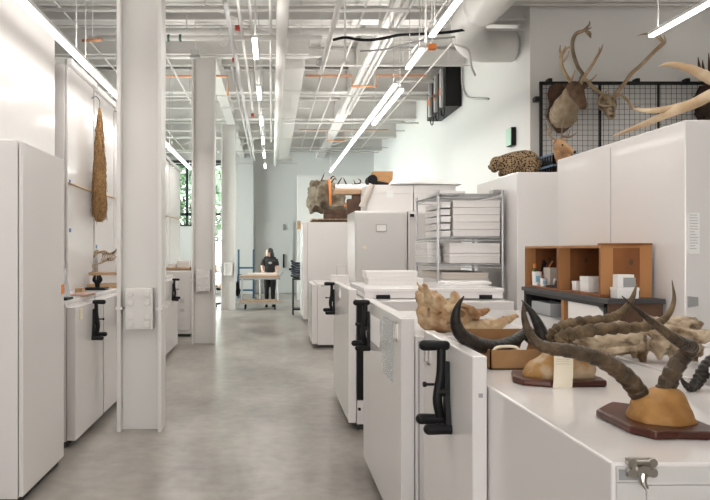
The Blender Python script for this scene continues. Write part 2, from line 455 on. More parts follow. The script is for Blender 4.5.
# ------------------------------------------------------------------ beams
def ibeam(x0, x1, y, z0, z1, wd=0.2):
    m = MB().box(x0, x1, y - wd / 2, y + wd / 2, z0, z0 + 0.025).box(x0, x1, y - wd / 2, y + wd / 2, z1 - 0.025, z1)
    return m.box(x0, x1, y - 0.012, y + 0.012, z0, z1)
def lbeam(y0, y1, x, z0, z1, wd=0.2):
    m = MB().box(x - wd / 2, x + wd / 2, y0, y1, z0, z0 + 0.025).box(x - wd / 2, x + wd / 2, y0, y1, z1 - 0.025, z1)
    return m.box(x - 0.012, x + 0.012, y0, y1, z0, z1)
for y in (7.4, 9.9, 10.75, 15.6, 18.8, 21.8, 24.6):
    struct(ibeam(-6, XR if y > YP else 9, y, 5.0, 5.5, 0.24).build('beam', M['steel']))
struct(MB().box(-6, 0.62, 12.1, 12.45, 4.9, 5.32).build('beam', M['steel']))
for y in (14.0, 17.2, 20.3, 23.2):
    struct(ibeam(-6, XR, y, 5.18, 5.5, 0.12).build('beam', M['steel']))
struct(MB().box(-1.2, -0.98, 12.45, YB - 0.35, 4.95, 5.3).build('beam', M['steel']))
struct(MB().box(1.62, 1.9, 5, YB, 4.98, 5.48).build('beam', M['steel']))
struct(MB().box(-4.3, -4.0, 3, YB, 4.98, 5.48).build('beam', M['steel']))
# roof truss braces over the far end
for k, (xa, xb) in enumerate(((-1.0, 0.3), (0.3, 1.7), (1.9, 3.4), (-2.8, -1.2))):
    struct(MB().tube([(xa, 22.6, 4.9), (xb, 22.6, 5.4)], 0.035, seg=6).build('brace', M['steel']))

# ------------------------------------------------------------------ columns
def column(y, label, zt):
    x = -1.167; hw = 0.197; fw = 0.125
    t = thing('steel_column', label, 'column', (x, y, 0), 'white wide-flange columns along the aisle')
    t['kind'] = 'structure'
    MB().box(x - hw, x - hw + 0.035, y, y + 2 * fw, 0, zt).box(x + hw - 0.035, x + hw, y, y + 2 * fw, 0, zt) \
        .box(x - hw + 0.03, x + hw - 0.03, y + fw * 0.8, y + fw * 0.8 + 0.03, 0, zt).build('shaft', M['colm'], t, bevel=0.004)
    p = MB().box(x - 0.125, x + 0.12, y + fw * 0.8 - 0.10, y + fw * 0.8 - 0.002, 0.90, 1.265)
    pl = p.build('clamp_plate', M['colm'], t, bevel=0.008)
    b = MB()
    for zz in (1.215, 1.14, 1.02, 0.945):
        for xx in (-0.075, 0.07):
            b.tube([(x + xx, y + fw * 0.8 - 0.099, zz), (x + xx, y + fw * 0.8 - 0.121, zz)], 0.028, seg=12)
    b.build('bolt', M['colm'], pl, bevel=0.004)
    MB().box(x - hw - 0.012, x - hw + 0.05, y - 0.006, y + 2 * fw + 0.01, 1.075, 1.10).box(x + hw - 0.05, x + hw + 0.012, y - 0.006, y + 2 * fw + 0.01, 1.075, 1.10).build('clamp_band', M['colm'], t)
column(6.32, 'nearest white steel column with bolted plate, left of the aisle', 5.0)
column(12.2, 'second white steel column along the left of the aisle', 4.92)
column(19.2, 'third white steel column, farthest and slimmest, before the window', 4.95)

# ------------------------------------------------------------------ lamps
def lamp(x, y0, y1, z, label, group, dim=1.0):
    t = thing('linear_pendant_light', label, 'ceiling light', (x, (y0 + y1) / 2, z), group)
    MB().box(x - 0.03, x + 0.03, y0, y1, z + 0.008, z + 0.04).build('housing', M['steel'], t)
    MB().box(x - 0.027, x + 0.027, y0 + 0.01, y1 - 0.01, z - 0.016, z + 0.008).build('diffuser', M['tube'], t)
    MB().box(x - 0.022, x + 0.022, y0 + 0.02, y1 - 0.02, z + 0.04, z + 0.044).build('upper_diffuser', M['tube'], t)
    for nm, dz, rx, e in (('lamp_down', -0.017, 0, LAMP_D), ('lamp_up', 0.046, math.pi, LAMP_U)):
        a = bpy.data.lights.new(nm, 'AREA'); a.shape = 'RECTANGLE'; a.size = 0.05; a.size_y = y1 - y0 - 0.02
        a.energy = e * (y1 - y0) * (dim if rx == 0 else 1.0); a.color = (1.0, 0.96, 0.91)
        ao = bpy.data.objects.new(nm, a); ao.location = (0, 0, dz); ao.rotation_euler = (rx, 0, 0)
        COL.objects.link(ao); ao.parent = t
    for yy in (y0 + 0.15, y1 - 0.15):
        MB().tube([(x, yy, z + 0.04), (x, yy, ZC - 0.05)], 0.005, seg=6).build('cable', M['greyl'], t)
GL = 'linear lights hung over the left cabinets'
ed = [0.9, 3.7, 6.6, 9.5, 12.45, 15.45]
for i, l in enumerate(('first long strip light over the left cabinets, out at the near end', 'long strip light above the nearest tall left cabinets',
                       'long strip light passing behind the nearest column', 'long strip light above the far left cabinets, right of the nearest column',
                       'last long strip light of the left row, by the window')):
    lamp(-1.75, ed[i] + 0.01, ed[i + 1] - 0.01, 3.343, l, GL, 0.4)
GM = 'short linear lights over the aisle'
for (a, b, l) in ((7.83, 8.64, 'nearest and largest short light in the row over the aisle'), (10.15, 10.97, 'second short light in the row over the aisle'),
                  (12.4, 13.25, 'third short light in the row over the aisle'), (14.7, 15.6, 'fourth short light in the row over the aisle'),
                  (16.95, 17.9, 'fifth short light in the row over the aisle'), (19.3, 20.2, 'last and farthest short light in the row over the aisle')):
    lamp(-0.19, a, b, 3.9, l, GM)
lamp(-0.19, 3.2, 4.1, 3.9, 'short aisle light overhead, above the top of the view', GM)
lamp(-0.19, 5.5, 6.4, 3.9, 'short aisle light just above the top edge of the view', GM)
lamp(-0.19, 0.9, 1.8, 3.9, 'short aisle light over the spot where the viewer stands', GM)
GR = 'linear lights over the right cabinets'
for (a, b, l) in ((5.2, 7.74, 'strip light running out of the top edge, right of centre'), (8.23, 9.12, 'short strip light in the right row beside the red junction box'),
                  (10.0, 15.5, 'long strip light of the right row, upper half of the long diagonal line'), (15.52, 21.2, 'long strip light of the right row, lower half of the long diagonal line'),
                  (1.2, 4.6, 'strip light over the foreground cabinets, above the view')):
    lamp(1.715, a, b, 3.9, l, GR)
lamp(1.86, 10.3, 13.2, 3.9, 'thin second strip beside the long diagonal right light', GR)
lamp(4.07, 4.3, 7.74, 3.9, 'strip light at the top right corner above the antlers', 'linear lights of the right bay')

lamp(6.3, 2.0, 5.6, 3.9, 'added strip light far out at the right, nearer one, outside the view', 'linear lights of the right bay')  # unseen lamp row, added to brighten the wire grid wall
lamp(6.3, 5.8, 9.4, 3.9, 'added unseen strip light far out at the right, brightening the wire grid wall', 'linear lights of the right bay')  # farther lamp of the added row
# ------------------------------------------------------------------ ducts, pipes, cables overhead
def pipe(name, label, pts, r, m, seg=10, n=1, hang=(), group='pipes and conduits under the ceiling', cat='pipe'):
    t = thing(name, label, cat, pts[0][:3], group)
    MB().tube([tuple(p) + (r,) for p in pts], seg=seg, n=n).build('pipe_run', m, t, smooth=True)
    for (x, y, z) in hang:
        MB().tube([(x, y, z), (x, y, 5.52)], 0.007, seg=5).build('hanger', M['steel'], t)
    return t
pipe('air_duct', 'long white round duct running along over the aisle', [(0.13, 7.5, 4.5), (0.13, 24.4, 4.5)], 0.075, M['duct'], seg=18, hang=[(0.13, y, 4.55) for y in (8.2, 13, 17, 21)], cat='duct')
t = thing('air_duct', 'wide white rectangular duct beside the round duct over the aisle', 'duct', (0.38, 11, 4.85))
MB().box(0.2, 0.57, 12.5, 24.4, 4.75, 5.02).build('duct_body', M['duct'], t, bevel=0.02)
for y in (14.2, 17.2, 20.2): MB().box(0.18, 0.59, y, y + 0.05, 4.73, 5.04).build('duct_flange', M['duct'], t)
MB().box(0.1, 0.67, 24.0, 24.5, 4.62, 4.8).build('duct_grille', M['duct'], t, bevel=0.02)
pipe('conduit', 'white conduit nearest the front, along the top edge of the view', [(-4, 9.3, 4.7), (2.2, 9.3, 4.7)], 0.025, M['steel'])
pipe('sprinkler_pipe', 'white cross pipe with two green bands below the big beam', [(-2.4, 9.85, 4.5), (0.68, 9.85, 4.5)], 0.035, M['steel'], hang=[(-1.9, 9.85, 4.5), (0.4, 9.85, 4.5)])
t = pipe('sprinkler_pipe', 'white cross pipe above the big beam near the top edge', [(-4, 9.0, 4.4 + 0.0), (0.9, 9.0, 4.4)][:0] or [(-4, 10.1, 4.62 + 0.04), (2.4, 10.1, 4.66)], 0.05, M['steel'], hang=[(-1.2, 10.1, 4.7), (1.5, 10.1, 4.7)])
for k, x in enumerate((-1.43, -1.27)):
    tag(MB().tube([(x, 9.85, 4.5), (x + 0.03, 9.85, 4.5)], 0.05, seg=12).build('pipe_band', M['mint'] if False else mat('green_band', (0.03, 0.12, 0.07), 0.5)),
        'dark green band on white cross pipe, ' + ('left' if k == 0 else 'right') + ' of the pair', 'pipe band', 'green bands on the cross pipe')
for k in range(11):
    y = 10.2 + 1.55 * k + 0.3 * math.sin(k * 2.1); z = 4.72 + 0.22 * ((k * 7) % 5) / 4
    xa, xb = (-5.5, 3.6) if k % 3 == 0 else ((-4.5, 0.9) if k % 3 == 1 else (0.3, 3.6))
    pipe('cross_conduit', 'thin white conduit crossing the ceiling above the strip lights', [(xa, y, z), (xb, y, z)], 0.014 + 0.006 * (k % 2), M['steel'], seg=6,
         hang=[(xa + (xb - xa) * q, y, z) for q in (0.12, 0.38, 0.63, 0.88)], group='thin cross conduits under the ceiling')
for k in range(7):
    x = (-3.3, -2.85, -1.75, 0.95, 1.25, 2.45, 2.9)[k]
    pipe('long_conduit', 'thin white conduit running lengthwise under the ceiling beams', [(x, 7.5 + k * 0.4, 4.93 - 0.07 * (k % 3)), (x, 23.5, 4.93 - 0.07 * (k % 3))], 0.016, M['steel'], seg=6,
         hang=[(x, yy, 4.93 - 0.07 * (k % 3)) for yy in (11.5, 15, 19)], group='thin long conduits under the ceiling')
pipe('conduit', 'white pipe slanting along under the ceiling, right of the ducts', [(0.70, 6.2, 4.2), (0.71, 10.6, 4.2), (0.71, 10.7, 4.25)], 0.028, M['steel'], hang=[(0.7, 7, 4.2), (0.71, 10.4, 4.2)])
for k, (x, l) in enumerate(((1.64, 'left'), (1.785, 'middle'), (1.88, 'right'))):
    pipe('conduit', l + ' one of three parallel white conduits under the right long beam', [(x, 8.5, 4.9), (x, 17.5, 4.9)], 0.02, M['steel'], seg=8, hang=[(x, 9.0, 4.9), (x, 13.0, 4.9), (x, 17, 4.9)])
for (x, a, b, z, r, l) in ((-0.40, 8.0, 15, 4.5, 0.02, 'thin white conduit along the aisle ending by the upper red box'), (-0.27, 7.5, 21, 4.55, 0.02, 'thin white conduit just left of the short aisle lights'),
                           (-0.52, 8, 22, 4.35, 0.03, 'grey braided cable run along the aisle left of the lights'), (-0.62, 11, 22, 4.4, 0.02, 'thin white conduit beside the grey braided cable'),
                           (-0.02, 8, 20, 4.6, 0.02, 'thin white conduit between the aisle lights and the round duct')):
    pipe('conduit', l, [(x, a, z), (x, b, z)], r, M['steel'] if 'braid' not in l else M['greyl'], seg=8, hang=[(x, a + (b - a) * q, z) for q in (0.25, 0.6, 0.9)])
copm = M['copper']
pipe('copper_pipe', 'copper pipe across the ceiling, left section behind the second column', [(-2.6, 13.5, 4.86), (-0.83, 13.5, 4.86), (-0.83, 13.5, 4.5)], 0.022, copm, seg=8)
pipe('copper_pipe', 'copper pipe across the ceiling dropping in a loop under the right beam',
     [(0.62, 13.5, 4.87), (1.5, 13.5, 4.87), (1.5, 13.5, 4.67), (1.96, 13.5, 4.67), (1.96, 13.5, 4.87), (2.9, 13.5, 4.87)], 0.022, copm, seg=8)
pipe('copper_pipe', 'far copper pipe with a drop loop, near the back of the ceiling',
     [(0.75, 19.8, 4.9), (1.53, 19.8, 4.9), (1.53, 19.8, 4.6), (1.98, 19.8, 4.6), (1.98, 19.8, 4.9), (3.2, 19.8, 4.9)], 0.022, copm, seg=8)
pipe('copper_pipe', 'short tan rod over the left cabinets below the ceiling', [(-2.35, 8.9, 4.19), (-2.1, 8.9, 4.2)], 0.02, copm, seg=8, hang=[(-2.22, 8.9, 4.2)])
for k, (px, py, D, l) in enumerate(((238.5, 28, 9.6, 'small red junction box left of the first aisle light'), (235, 60, 11.6, 'small dark red junction box above the second column'),
                                    (432, 47, 8.1, 'orange red junction box beside the right strip light'), (252.5, 115, 14.8, 'small red junction box far along the aisle'))):
    x, y, z = W(px, py, D)
    t = thing('junction_box', l, 'junction box', (x, y, z))
    s = 0.045 if k < 3 else 0.03
    MB().box(x - s, x + s, y - 0.04, y + 0.04, z - 0.03, z + 0.03).build('housing', M['red'] if k != 2 else M['orange'], t, bevel=0.006)
    MB().tube([(x, y, z + 0.03), (x, y, 5.52)], 0.009, seg=6).build('drop_rod', M['steel'], t)
# cables
A = lambda px, py, D: W(px, py, D)
pipe('cable', 'thick black cable sagging under the ceiling right of centre', [A(333, 40, 9), A(345, 37.5, 9), A(358, 39.5, 9), A(370, 40, 9), A(385, 38, 9), A(400, 35, 9), A(422, 34, 9), A(450, 32, 9), A(480, 27, 9)], 0.018, M['rubber'], n=4, cat='cable', hang=[A(345, 37.5, 9), A(422, 34, 9)])
pipe('cable', 'thin blue grey cable below the thick black cable', [A(360, 51, 9.3), A(380, 50, 9.3), A(400, 46, 9.3), A(425, 40, 9.3), A(455, 37, 9.3)], 0.012, M['grey'], n=4, cat='cable', hang=[A(380, 50, 9.3), A(425, 40, 9.3)])
pipe('cable', 'looped white cable coil by the second column top', [A(218, 38, 9.5), A(221, 28, 9.5), A(228, 26, 9.5), A(231, 36, 9.5), A(226, 46, 9.5), A(221, 44, 9.5)], 0.012, M['steel'], n=5, cat='cable', hang=[A(228, 26, 9.5)])
pipe('cable', 'pale blue braided cable hanging to the dark red box', [A(222, -4, 9.4), A(226, 12, 9.4), A(231, 30, 9.6), A(233, 46, 10.5), A(235, 60, 11.5)], 0.014, M['greyl'], n=4, cat='cable', hang=[A(222, -4, 9.4)])
for k, (a, b, l) in enumerate(((A(205, 5, 9.4), A(275, 34, 9.4), 'white strut slanting down behind the round duct'), (A(390, 30, 9.5), A(420, 44, 9.5), 'white strut slanting across under the right conduits'),
                               (A(345, -58, 9.2), A(345, 62, 9.2), 'thin white rod hanging right of the slanting pipe'), (A(426, -86, 8.4), A(426, 42, 8.4), 'thin steel rod beside the red orange box'),
                               (A(447, 0, 8.6), A(412, 52, 10.5), 'white rail alongside the right strip light'))):
    pipe('strut', l, [a, b], 0.014, M['steel'], seg=6, cat='strut', hang=[a] if k in (0, 1, 4) else ())
t = thing('cable_coil', 'small tangled wire coil hanging at the end of the slanting pipe', 'cable', A(320, 62, 9.9))
m = MB(); rc = random.Random(3); c0 = Vector(A(320, 62, 9.9))
for k in range(5):
    q = Vector((rc.gauss(0, 1), rc.gauss(0, 1), rc.gauss(0, 1))).normalized(); u = q.orthogonal().normalized(); v = q.cross(u)
    m.tube([tuple(c0 + (u * math.cos(a * 0.524) + v * math.sin(a * 0.524)) * 0.055) for a in range(13)], 0.006, seg=5)
m.build('wire', M['greyl'], t)
# small hanging sensor near second column
t = thing('wireless_sensor', 'small grey box with dark lower edge hanging before the second column', 'sensor', A(195, 55, 10.72))
x, y, z = A(195, 55, 10.72)
MB().box(x - 0.06, x + 0.06, y - 0.04, y + 0.04, z, z + 0.07).build('housing', M['greyl'], t, bevel=0.008)
MB().box(x - 0.075, x + 0.075, y - 0.05, y + 0.05, z - 0.04, z - 0.015).build('base_plate', M['grey'], t)
MB().box(x - 0.03, x + 0.03, y - 0.03, y + 0.03, z - 0.015, z).build('neck', M['greyl'], t)
MB().tube([(x, y, z + 0.07), (x, y, 5.02)], 0.008, seg=6).build('hanger', M['steel'], t)
# large round duct with elbow, upper right
t = thing('air_duct', 'large white round duct with elbow turning into the right wall', 'duct', A(470, 30, 9.2))
P = [A(520, -50, 7.2), A(498, -12, 7.9), A(483, 6, 8.5)]
MB().tube([p + (0.235,) for p in P], seg=24, n=4).build('upper_run', M['duct'], t, smooth=True)
P2 = [A(484, 3, 8.5), A(474, 14, 8.9), A(468, 26, 9.6), A(471, 39, 10.3), A(480, 45, 10.75), A(495, 45.5, 10.98), A(511, 45.5, 11.05)]
MB().tube([p + (r_,) for p, r_ in zip(P2, (0.2, 0.21, 0.225, 0.24, 0.245, 0.25, 0.25))], seg=24, n=5).build('elbow', M['duct'], t, smooth=True)
q = Vector(A(484, 4, 8.5)); d = (Vector(P[2]) - Vector(P[1])).normalized()
MB().tube([tuple(q - d * 0.06), tuple(q + d * 0.06)], 0.245, seg=24).build('collar', M['duct'], t)
# wall pipes on the right wall
pipe('conduit', 'grey cable curving along the right wall beside the black unit', [(3.725, 14.12, 5.3), (3.725, 14.1, 4.85), (3.725, 13.9, 4.62), (3.725, 13.5, 4.45), (3.725, 12.4, 4.2)], 0.02, M['greyl'], n=4, cat='cable')
pipe('conduit', 'white hose curving down from the elbow duct', [A(455, 44, 9.6), A(468, 50, 9.8), A(471, 66, 10.2), A(475, 75, 10.4)], 0.018, M['steel'], n=4, cat='cable', hang=[A(455, 44, 9.6)])
pipe('conduit', 'horizontal white pipe running to the black wall unit', [A(396, 81, 15.0), A(440, 81.5, 15.0)], 0.03, M['steel'], seg=8, hang=[A(400, 81, 15.0), A(430, 81, 15.0)])
# black wall unit with louvres
x0, x1 = 3.32, 3.75; y0, y1, z0, z1 = 14.0, 15.6, 4.62, 5.56
s = 720 / 14.2
t = thing('wall_heater', 'black boxy unit with upright bars high on the right wall', 'heater', (3.5, 14.8, 4.4))
zb, zt = 4.50, 5.38
zt = H + (250 - 66) / s; zb = H + (250 - 106) / s
MB().box(3.42, 3.74, 14.2, 15.9, zb, zt).build('housing', M['black'], t, bevel=0.01)
for k, yy in enumerate((14.35, 14.85, 15.4)):
    b = MB().box(3.36, 3.42, yy, yy + 0.12, zb + 0.02, zt - 0.02).build('bar', M['greyl'], t, bevel=0.008)
    MB().box(3.35, 3.362, yy + 0.02, yy + 0.10, zb + 0.25, zb + 0.4).build('tag', M['orange'], b)
for yy in (14.4, 14.9, 15.4):
    MB().tube([(3.45, yy, zb), (3.45, yy + 0.05, zb - 0.14), (3.45, yy + 0.2, zb - 0.12), (3.45, yy + 0.3, zb)], 0.012, seg=6, n=4).build('cable', M['rubber'], t)
# mint green panel box on right wall
t = thing('wall_sign', 'small box with mint green face and black near side on right wall', 'sign', (3.7, 11.5, 3.2))
yy = 11.05; zz = H + (250 - 136) * yy / F
MB().box(3.675, 3.75, yy, yy + 0.25, zz - 0.14, zz + 0.14).build('housing', M['black'], t, bevel=0.008)
MB().box(3.667, 3.677, yy + 0.01, yy + 0.24, zz - 0.13, zz + 0.13).build('face', M['mint'], t)
# ================================================================== cabinets
def handle_mb(xf, y, z, sx, k=1.0):
    m = MB()
    # tapered back plate on the door, wide at the foot
    poly = [(-0.048, -0.165), (-0.010, -0.185), (0.03, -0.165), (0.022, -0.05), (0.016, 0.10), (-0.012, 0.10), (-0.02, -0.04)]
    m.prism([(a * k, b * k) for a, b in poly], (xf, y, z), (0, 1, 0), (0, 0, 1), (sx * 0.02, 0, 0))
    # lever bar standing off the plate
    m.tube([(xf + sx * 0.035, y + 0.004, z - 0.125 * k, 0.017), (xf + sx * 0.045, y, z - 0.05 * k, 0.019), (xf + sx * 0.032, y, z + 0.05 * k, 0.018), (xf + sx * 0.03, y, z + 0.168 * k, 0.017)], seg=10, n=4)
    m.tube([(xf, y, z - 0.02 * k), (xf + sx * 0.045, y, z - 0.02 * k)], 0.02, seg=12)
    m.tube([(xf + sx * 0.04, y + 0.01, z + 0.005), (xf + sx * 0.085, y + 0.012, z + 0.005)], 0.006, seg=8)
    m.tube([(xf + sx * 0.085, y + 0.012, z + 0.005), (xf + sx * 0.098, y + 0.012, z + 0.005)], 0.011, seg=8)
    # rounded grips, one above and two at the foot
    for (yy, zz, a, b) in ((y, z + 0.165 * k, 0.015, 0.095), (y + 0.012, z - 0.135 * k, 0.03, 0.105), (y - 0.035, z - 0.165 * k, 0.0, 0.085)):
        m.tube([(xf + sx * a, yy, zz, 0.019), (xf + sx * b, yy, zz, 0.021)], seg=14, round_end=True)
    return m
def holder_mb(xf, y, z, sx, w=0.04, h=0.1):
    m = MB(); t = 0.006
    for (a, b, c, d) in ((-w, w, -h / 2, -h / 2 + t), (-w, w, h / 2 - t, h / 2), (-w, -w + t, -h / 2, h / 2), (w - t, w, -h / 2, h / 2)):
        m.box(xf, xf + sx * 0.008, y + a, y + b, z + c, z + d)
    return m
def cabinet(label, xf, depth, y0, y1, zt, sx, doors=(), group=None, name='storage_cabinet', th=0.065, zdoor=None, m='cab', plinth=0.05, topslab=0.0, cat='cabinet'):
    """aisle face at xf, sx the direction that face looks; doors = [(ya, yb, handle_y or None, holder_y or None)]"""
    back = xf - sx * depth; bf = xf - sx * (th if doors else 0)
    t = thing(name, label, cat, ((xf + back) / 2, (y0 + y1) / 2, 0), group)
    MB().box(bf, back, y0, y1, plinth, zt - topslab).build('body', M[m], t, bevel=0.006)
    MB().box(bf - sx * 0.012, back + sx * 0.02, y0 + 0.012, y1 - 0.012, 0, plinth + 0.001).build('plinth', M['plinth'], t)
    if topslab:
        MB().box(bf + sx * 0.0, back, y0 - 0.012, y1 + 0.012, zt - topslab, zt).build('worktop', M['top'], t, bevel=0.008)
    for (ya, yb, hy, ly) in doors:
        d = MB().box(bf + sx * 0.004, xf, ya, yb, plinth + 0.012, zdoor or zt - 0.01).build('door', M[m], t, bevel=0.006)
        if hy: handle_mb(xf, hy, 1.077 if sx < 0 else 0.985, sx, 0.95).build('handle', M['black'], d, bevel=0.002)
        if ly: holder_mb(xf, ly, (zdoor or zt) - 0.085, sx).build('label_holder', M['nickel'], d)
    return t, bf
CR = 'low white cabinets in the right row'
XRF = 0.68
# --- right row, near to far
t, bf = cabinet('nearest low white cabinet under the horn mounts, latch facing the viewer', XRF, 0.80, 1.555, 3.36, 1.14, -1,
                [(2.44, 3.23, 2.765, 3.15)], CR, zdoor=1.24, th=0.054)
# near end: framed door, latch, label plate
y = 1.555
f = MB()
f.box(0.742, 0.80, y - 0.006, y - 0.001, 0.06, 1.099).box(0.742, 1.47, y - 0.006, y - 0.001, 1.10, 1.133)
f.build('end_frame', M['cabg'], t)
MB().box(0.806, 1.46, y - 0.008, y - 0.001, 0.06, 1.094).build('end_panel', M['cabg'], t, bevel=0.003)
MB().box(0.746, 0.786, y - 0.010, y - 0.0065, 1.106, 1.128).build('label_plate', M['grey'], t)
lx = (638 - 272) * y / F; lz = H + (250 - 465) * y / F
l = MB()
for dx in (-0.022, 0.022):
    l.tube([(lx + dx, y - 0.006, lz + 0.010), (lx + dx, y - 0.022, lz + 0.010)], 0.0095, seg=12)
    l.tube([(lx + dx, y - 0.006, lz - 0.011), (lx + dx, y - 0.022, lz - 0.011)], 0.010, seg=12)
l.box(lx - 0.03, lx + 0.03, y - 0.014, y - 0.004, lz + 0.004, lz + 0.018)
l.prism([(-0.032, -0.02), (0.032, -0.02), (0.028, -0.003), (0.012, 0.002), (-0.012, 0.002), (-0.028, -0.003)], (lx, y - 0.006, lz), (1, 0, 0), (0, 0, 1), (0, -0.012, 0))
l.tube([(lx, y - 0.018, lz - 0.008), (lx, y - 0.026, lz - 0.008)], 0.014, seg=16)
l.tube([(lx, y - 0.022, lz - 0.012, 0.009), (lx - 0.002, y - 0.026, lz - 0.028, 0.007), (lx + 0.004, y - 0.03, lz - 0.042, 0.004)], seg=10, n=3)
l.tube([(lx - 0.014, y - 0.02, lz + 0.011), (lx + 0.014, y - 0.02, lz + 0.011)], 0.006, seg=10)
l.build('draw_latch', M['nickel'], t)
MB().box(0.70, 0.714, 2.437, 2.44, 1.10, 1.114).build('screw', M['grey'], t)

t, bf = cabinet('second low white cabinet, glossy door hung with a clear document sleeve', XRF, 0.80, 3.79, 5.36, 1.147, -1,
                [(3.79, 5.36, 5.02, 3.95)], CR, zdoor=1.24, th=0.075)
MB().box(0.77, 0.776, 3.784, 3.791, 0.06, 1.12).box(0.77, 1.45, 3.784, 3.791, 1.114, 1.12).build('end_seam', M['grey'], t)
# document sleeve on the door
dd = [o for o in kids(t) if o.name.startswith('door')][0]
MB().box(XRF - 0.006, XRF - 0.002, 4.02, 4.42, 0.86, 1.20).build('document_sleeve', M['plastic'], dd)
MB().box(XRF - 0.002, XRF - 0.0005, 4.55, 4.95, 0.98, 1.16).build('paper_sheet', M['paper'], dd)

t, bf = cabinet('third low white cabinet, black gasket strip showing at its near end', XRF, 0.80, 6.4, 7.95, 1.147, -1,
                [(6.4, 7.95, 7.82, 7.2)], CR, zdoor=1.25, th=0.075)
MB().box(bf, bf + 0.06, 6.384, 6.401, 0.27, 1.145).build('gasket_strip', M['rubber'], t)
for k in range(28):
    pass
MB().box(bf, bf + 0.06, 6.384, 6.401, 0.055, 0.265).build('end_base', M['cab'], t)
MB().tube([(bf + 0.02, 6.385, 0.19), (bf + 0.02, 6.372, 0.19)], 0.014, seg=10).build('knob', M['black'], t)

t, bf = cabinet('small low white cabinet, lowest of the right row, before the tall one', 0.655, 0.70, 11.75, 13.2, 1.045, -1, [(11.75, 13.1, None, None)], CR, th=0.085)
MB().box(0.80, 0.86, 11.742, 11.751, 1.0, 1.03).build('latch', M['nickel'], t)
# --- second row behind, back to back
for (ya, yb, l) in ((2.6, 3.4, 'low white cabinet under the two pale skulls, behind the front row'),
                    (3.46, 5.48, 'low white cabinet under the wooden crates, against the tall white one')):
    cabinet(l, 1.50, 0.70, ya, yb, 1.14, -1, (), 'low white cabinets of the back row')
cabinet('low white cabinet behind the third one, under the flat tray', 1.5, 0.66, 6.42, 7.9, 1.14, -1, (), 'low white cabinets of the back row')
# --- tall ones at right
TR = 'tall white cabinets at right'
t, bf = cabinet('large tall white cabinet at right with antlers lying on top', 2.22, 0.85, 3.87, 5.6, 2.30, -1, (), TR, name='tall_cabinet')
MB().box(2.216, 2.222, 4.715, 4.72, 0.06, 2.27).build('panel_seam', M['greyl'], t)
n = MB().box(2.235, 2.295, 3.862, 3.869, 1.58, 1.80).build('notice', M['paper'], t)
nb = MB()
rr = random.Random(5)
for k in range(13):
    nb.box(2.242, 2.242 + rr.uniform(0.025, 0.046), 3.861, 3.8625, 1.785 - k * 0.015, 1.79 - k * 0.015)
nb.build('notice_text', M['greyl'], n)
MB().prism([(0, 0), (0.055, 0.008), (0.055, 0.055), (0, 0.06)], (2.232, 3.862, 1.292), (1, 0, 0), (0, 0, 1), (0, 0.007, 0)).build('grey_sticker', M['grey'], t)
cabinet('tall white cabinet with the leopard on top, beside the wire rack', 2.62, 0.9, 7.7, 9.2, 2.434, -1, (), TR, name='tall_cabinet')
# --- farther right
TG = 'tall grey cabinets behind the low ones'
t, bf = cabinet('tall grey cabinet with a framed label card on its front', 1.385, 0.0, 12, 13, 2.25, -1, ()) if False else (None, None)
def grey_cab(label, x0, x1, y0, y1, zt, card):
    t = thing('tall_cabinet', label, 'cabinet', ((x0 + x1) / 2, (y0 + y1) / 2, 0), TG)
    MB().box(x0, x1, y0, y1, 0.05, zt).build('body', M['cab'], t, bevel=0.008)
    MB().box(x0 + 0.02, x1 - 0.02, y0 + 0.02, y1 - 0.02, 0, 0.051).build('plinth', M['plinth'], t)
    d = MB().box(x0 + 0.02, x1 - 0.03, y0 - 0.03, y0 - 0.002, 0.1, zt - 0.03).build('door', M['cabg'], t, bevel=0.006)
    if card:
        cx = (381 - 272) * y0 / F; cz = H + (250 - 228) * y0 / F
        fr = holder_mb(0, 0, 0, 1)
        m = MB(); t2 = 0.012
        for (a, b, c, e) in ((-0.09, 0.09, 0.05, 0.062), (-0.09, 0.09, -0.062, -0.05), (-0.09, -0.078, -0.06, 0.06), (0.078, 0.09, -0.06, 0.06)):
            m.box(cx + a, cx + b, y0 - 0.04, y0 - 0.03, cz + c, cz + e)
        q = m.build('label_frame', M['nickel'], d)
        MB().box(cx - 0.08, cx + 0.08, y0 - 0.034, y0 - 0.03, cz - 0.052, cz + 0.052).build('label_card', M['paper'], q)
        MB().prism([(0, 0.03), (0.05, 0), (0.09, 0.02), (0.04, 0.06)], W(362, 249, y0 - 0.034), (1, 0, 0), (0, 0, 1), (0, 0.004, 0)).build('sticky_note', M['cream'], d)
    else:
        MB().box(x0 + 0.025, x0 + 0.09, y0 - 0.05, y0 - 0.03, zt - 0.09, zt - 0.04).build('latch', M['black'], d)
    return t
grey_cab('tall grey cabinet with a framed label card on its front', 1.38, 2.25, 12.0, 13.2, 2.25, True)
grey_cab('tall grey cabinet with black corner latch, behind the wire rack', 2.27, 3.15, 12.0, 13.2, 2.24, False)
t, bf = cabinet('farthest tall white cabinet of the right row, strapped bundle on top', 0.69, 1.0, 16.0, 17.6, 2.22, -1, [(16.0, 17.6, None, None)], TR, name='tall_cabinet', th=0.1)
MB().box(0.60, 0.688, 17.25, 17.4, 2.1, 2.3).build('hinge', M['wood'], t)

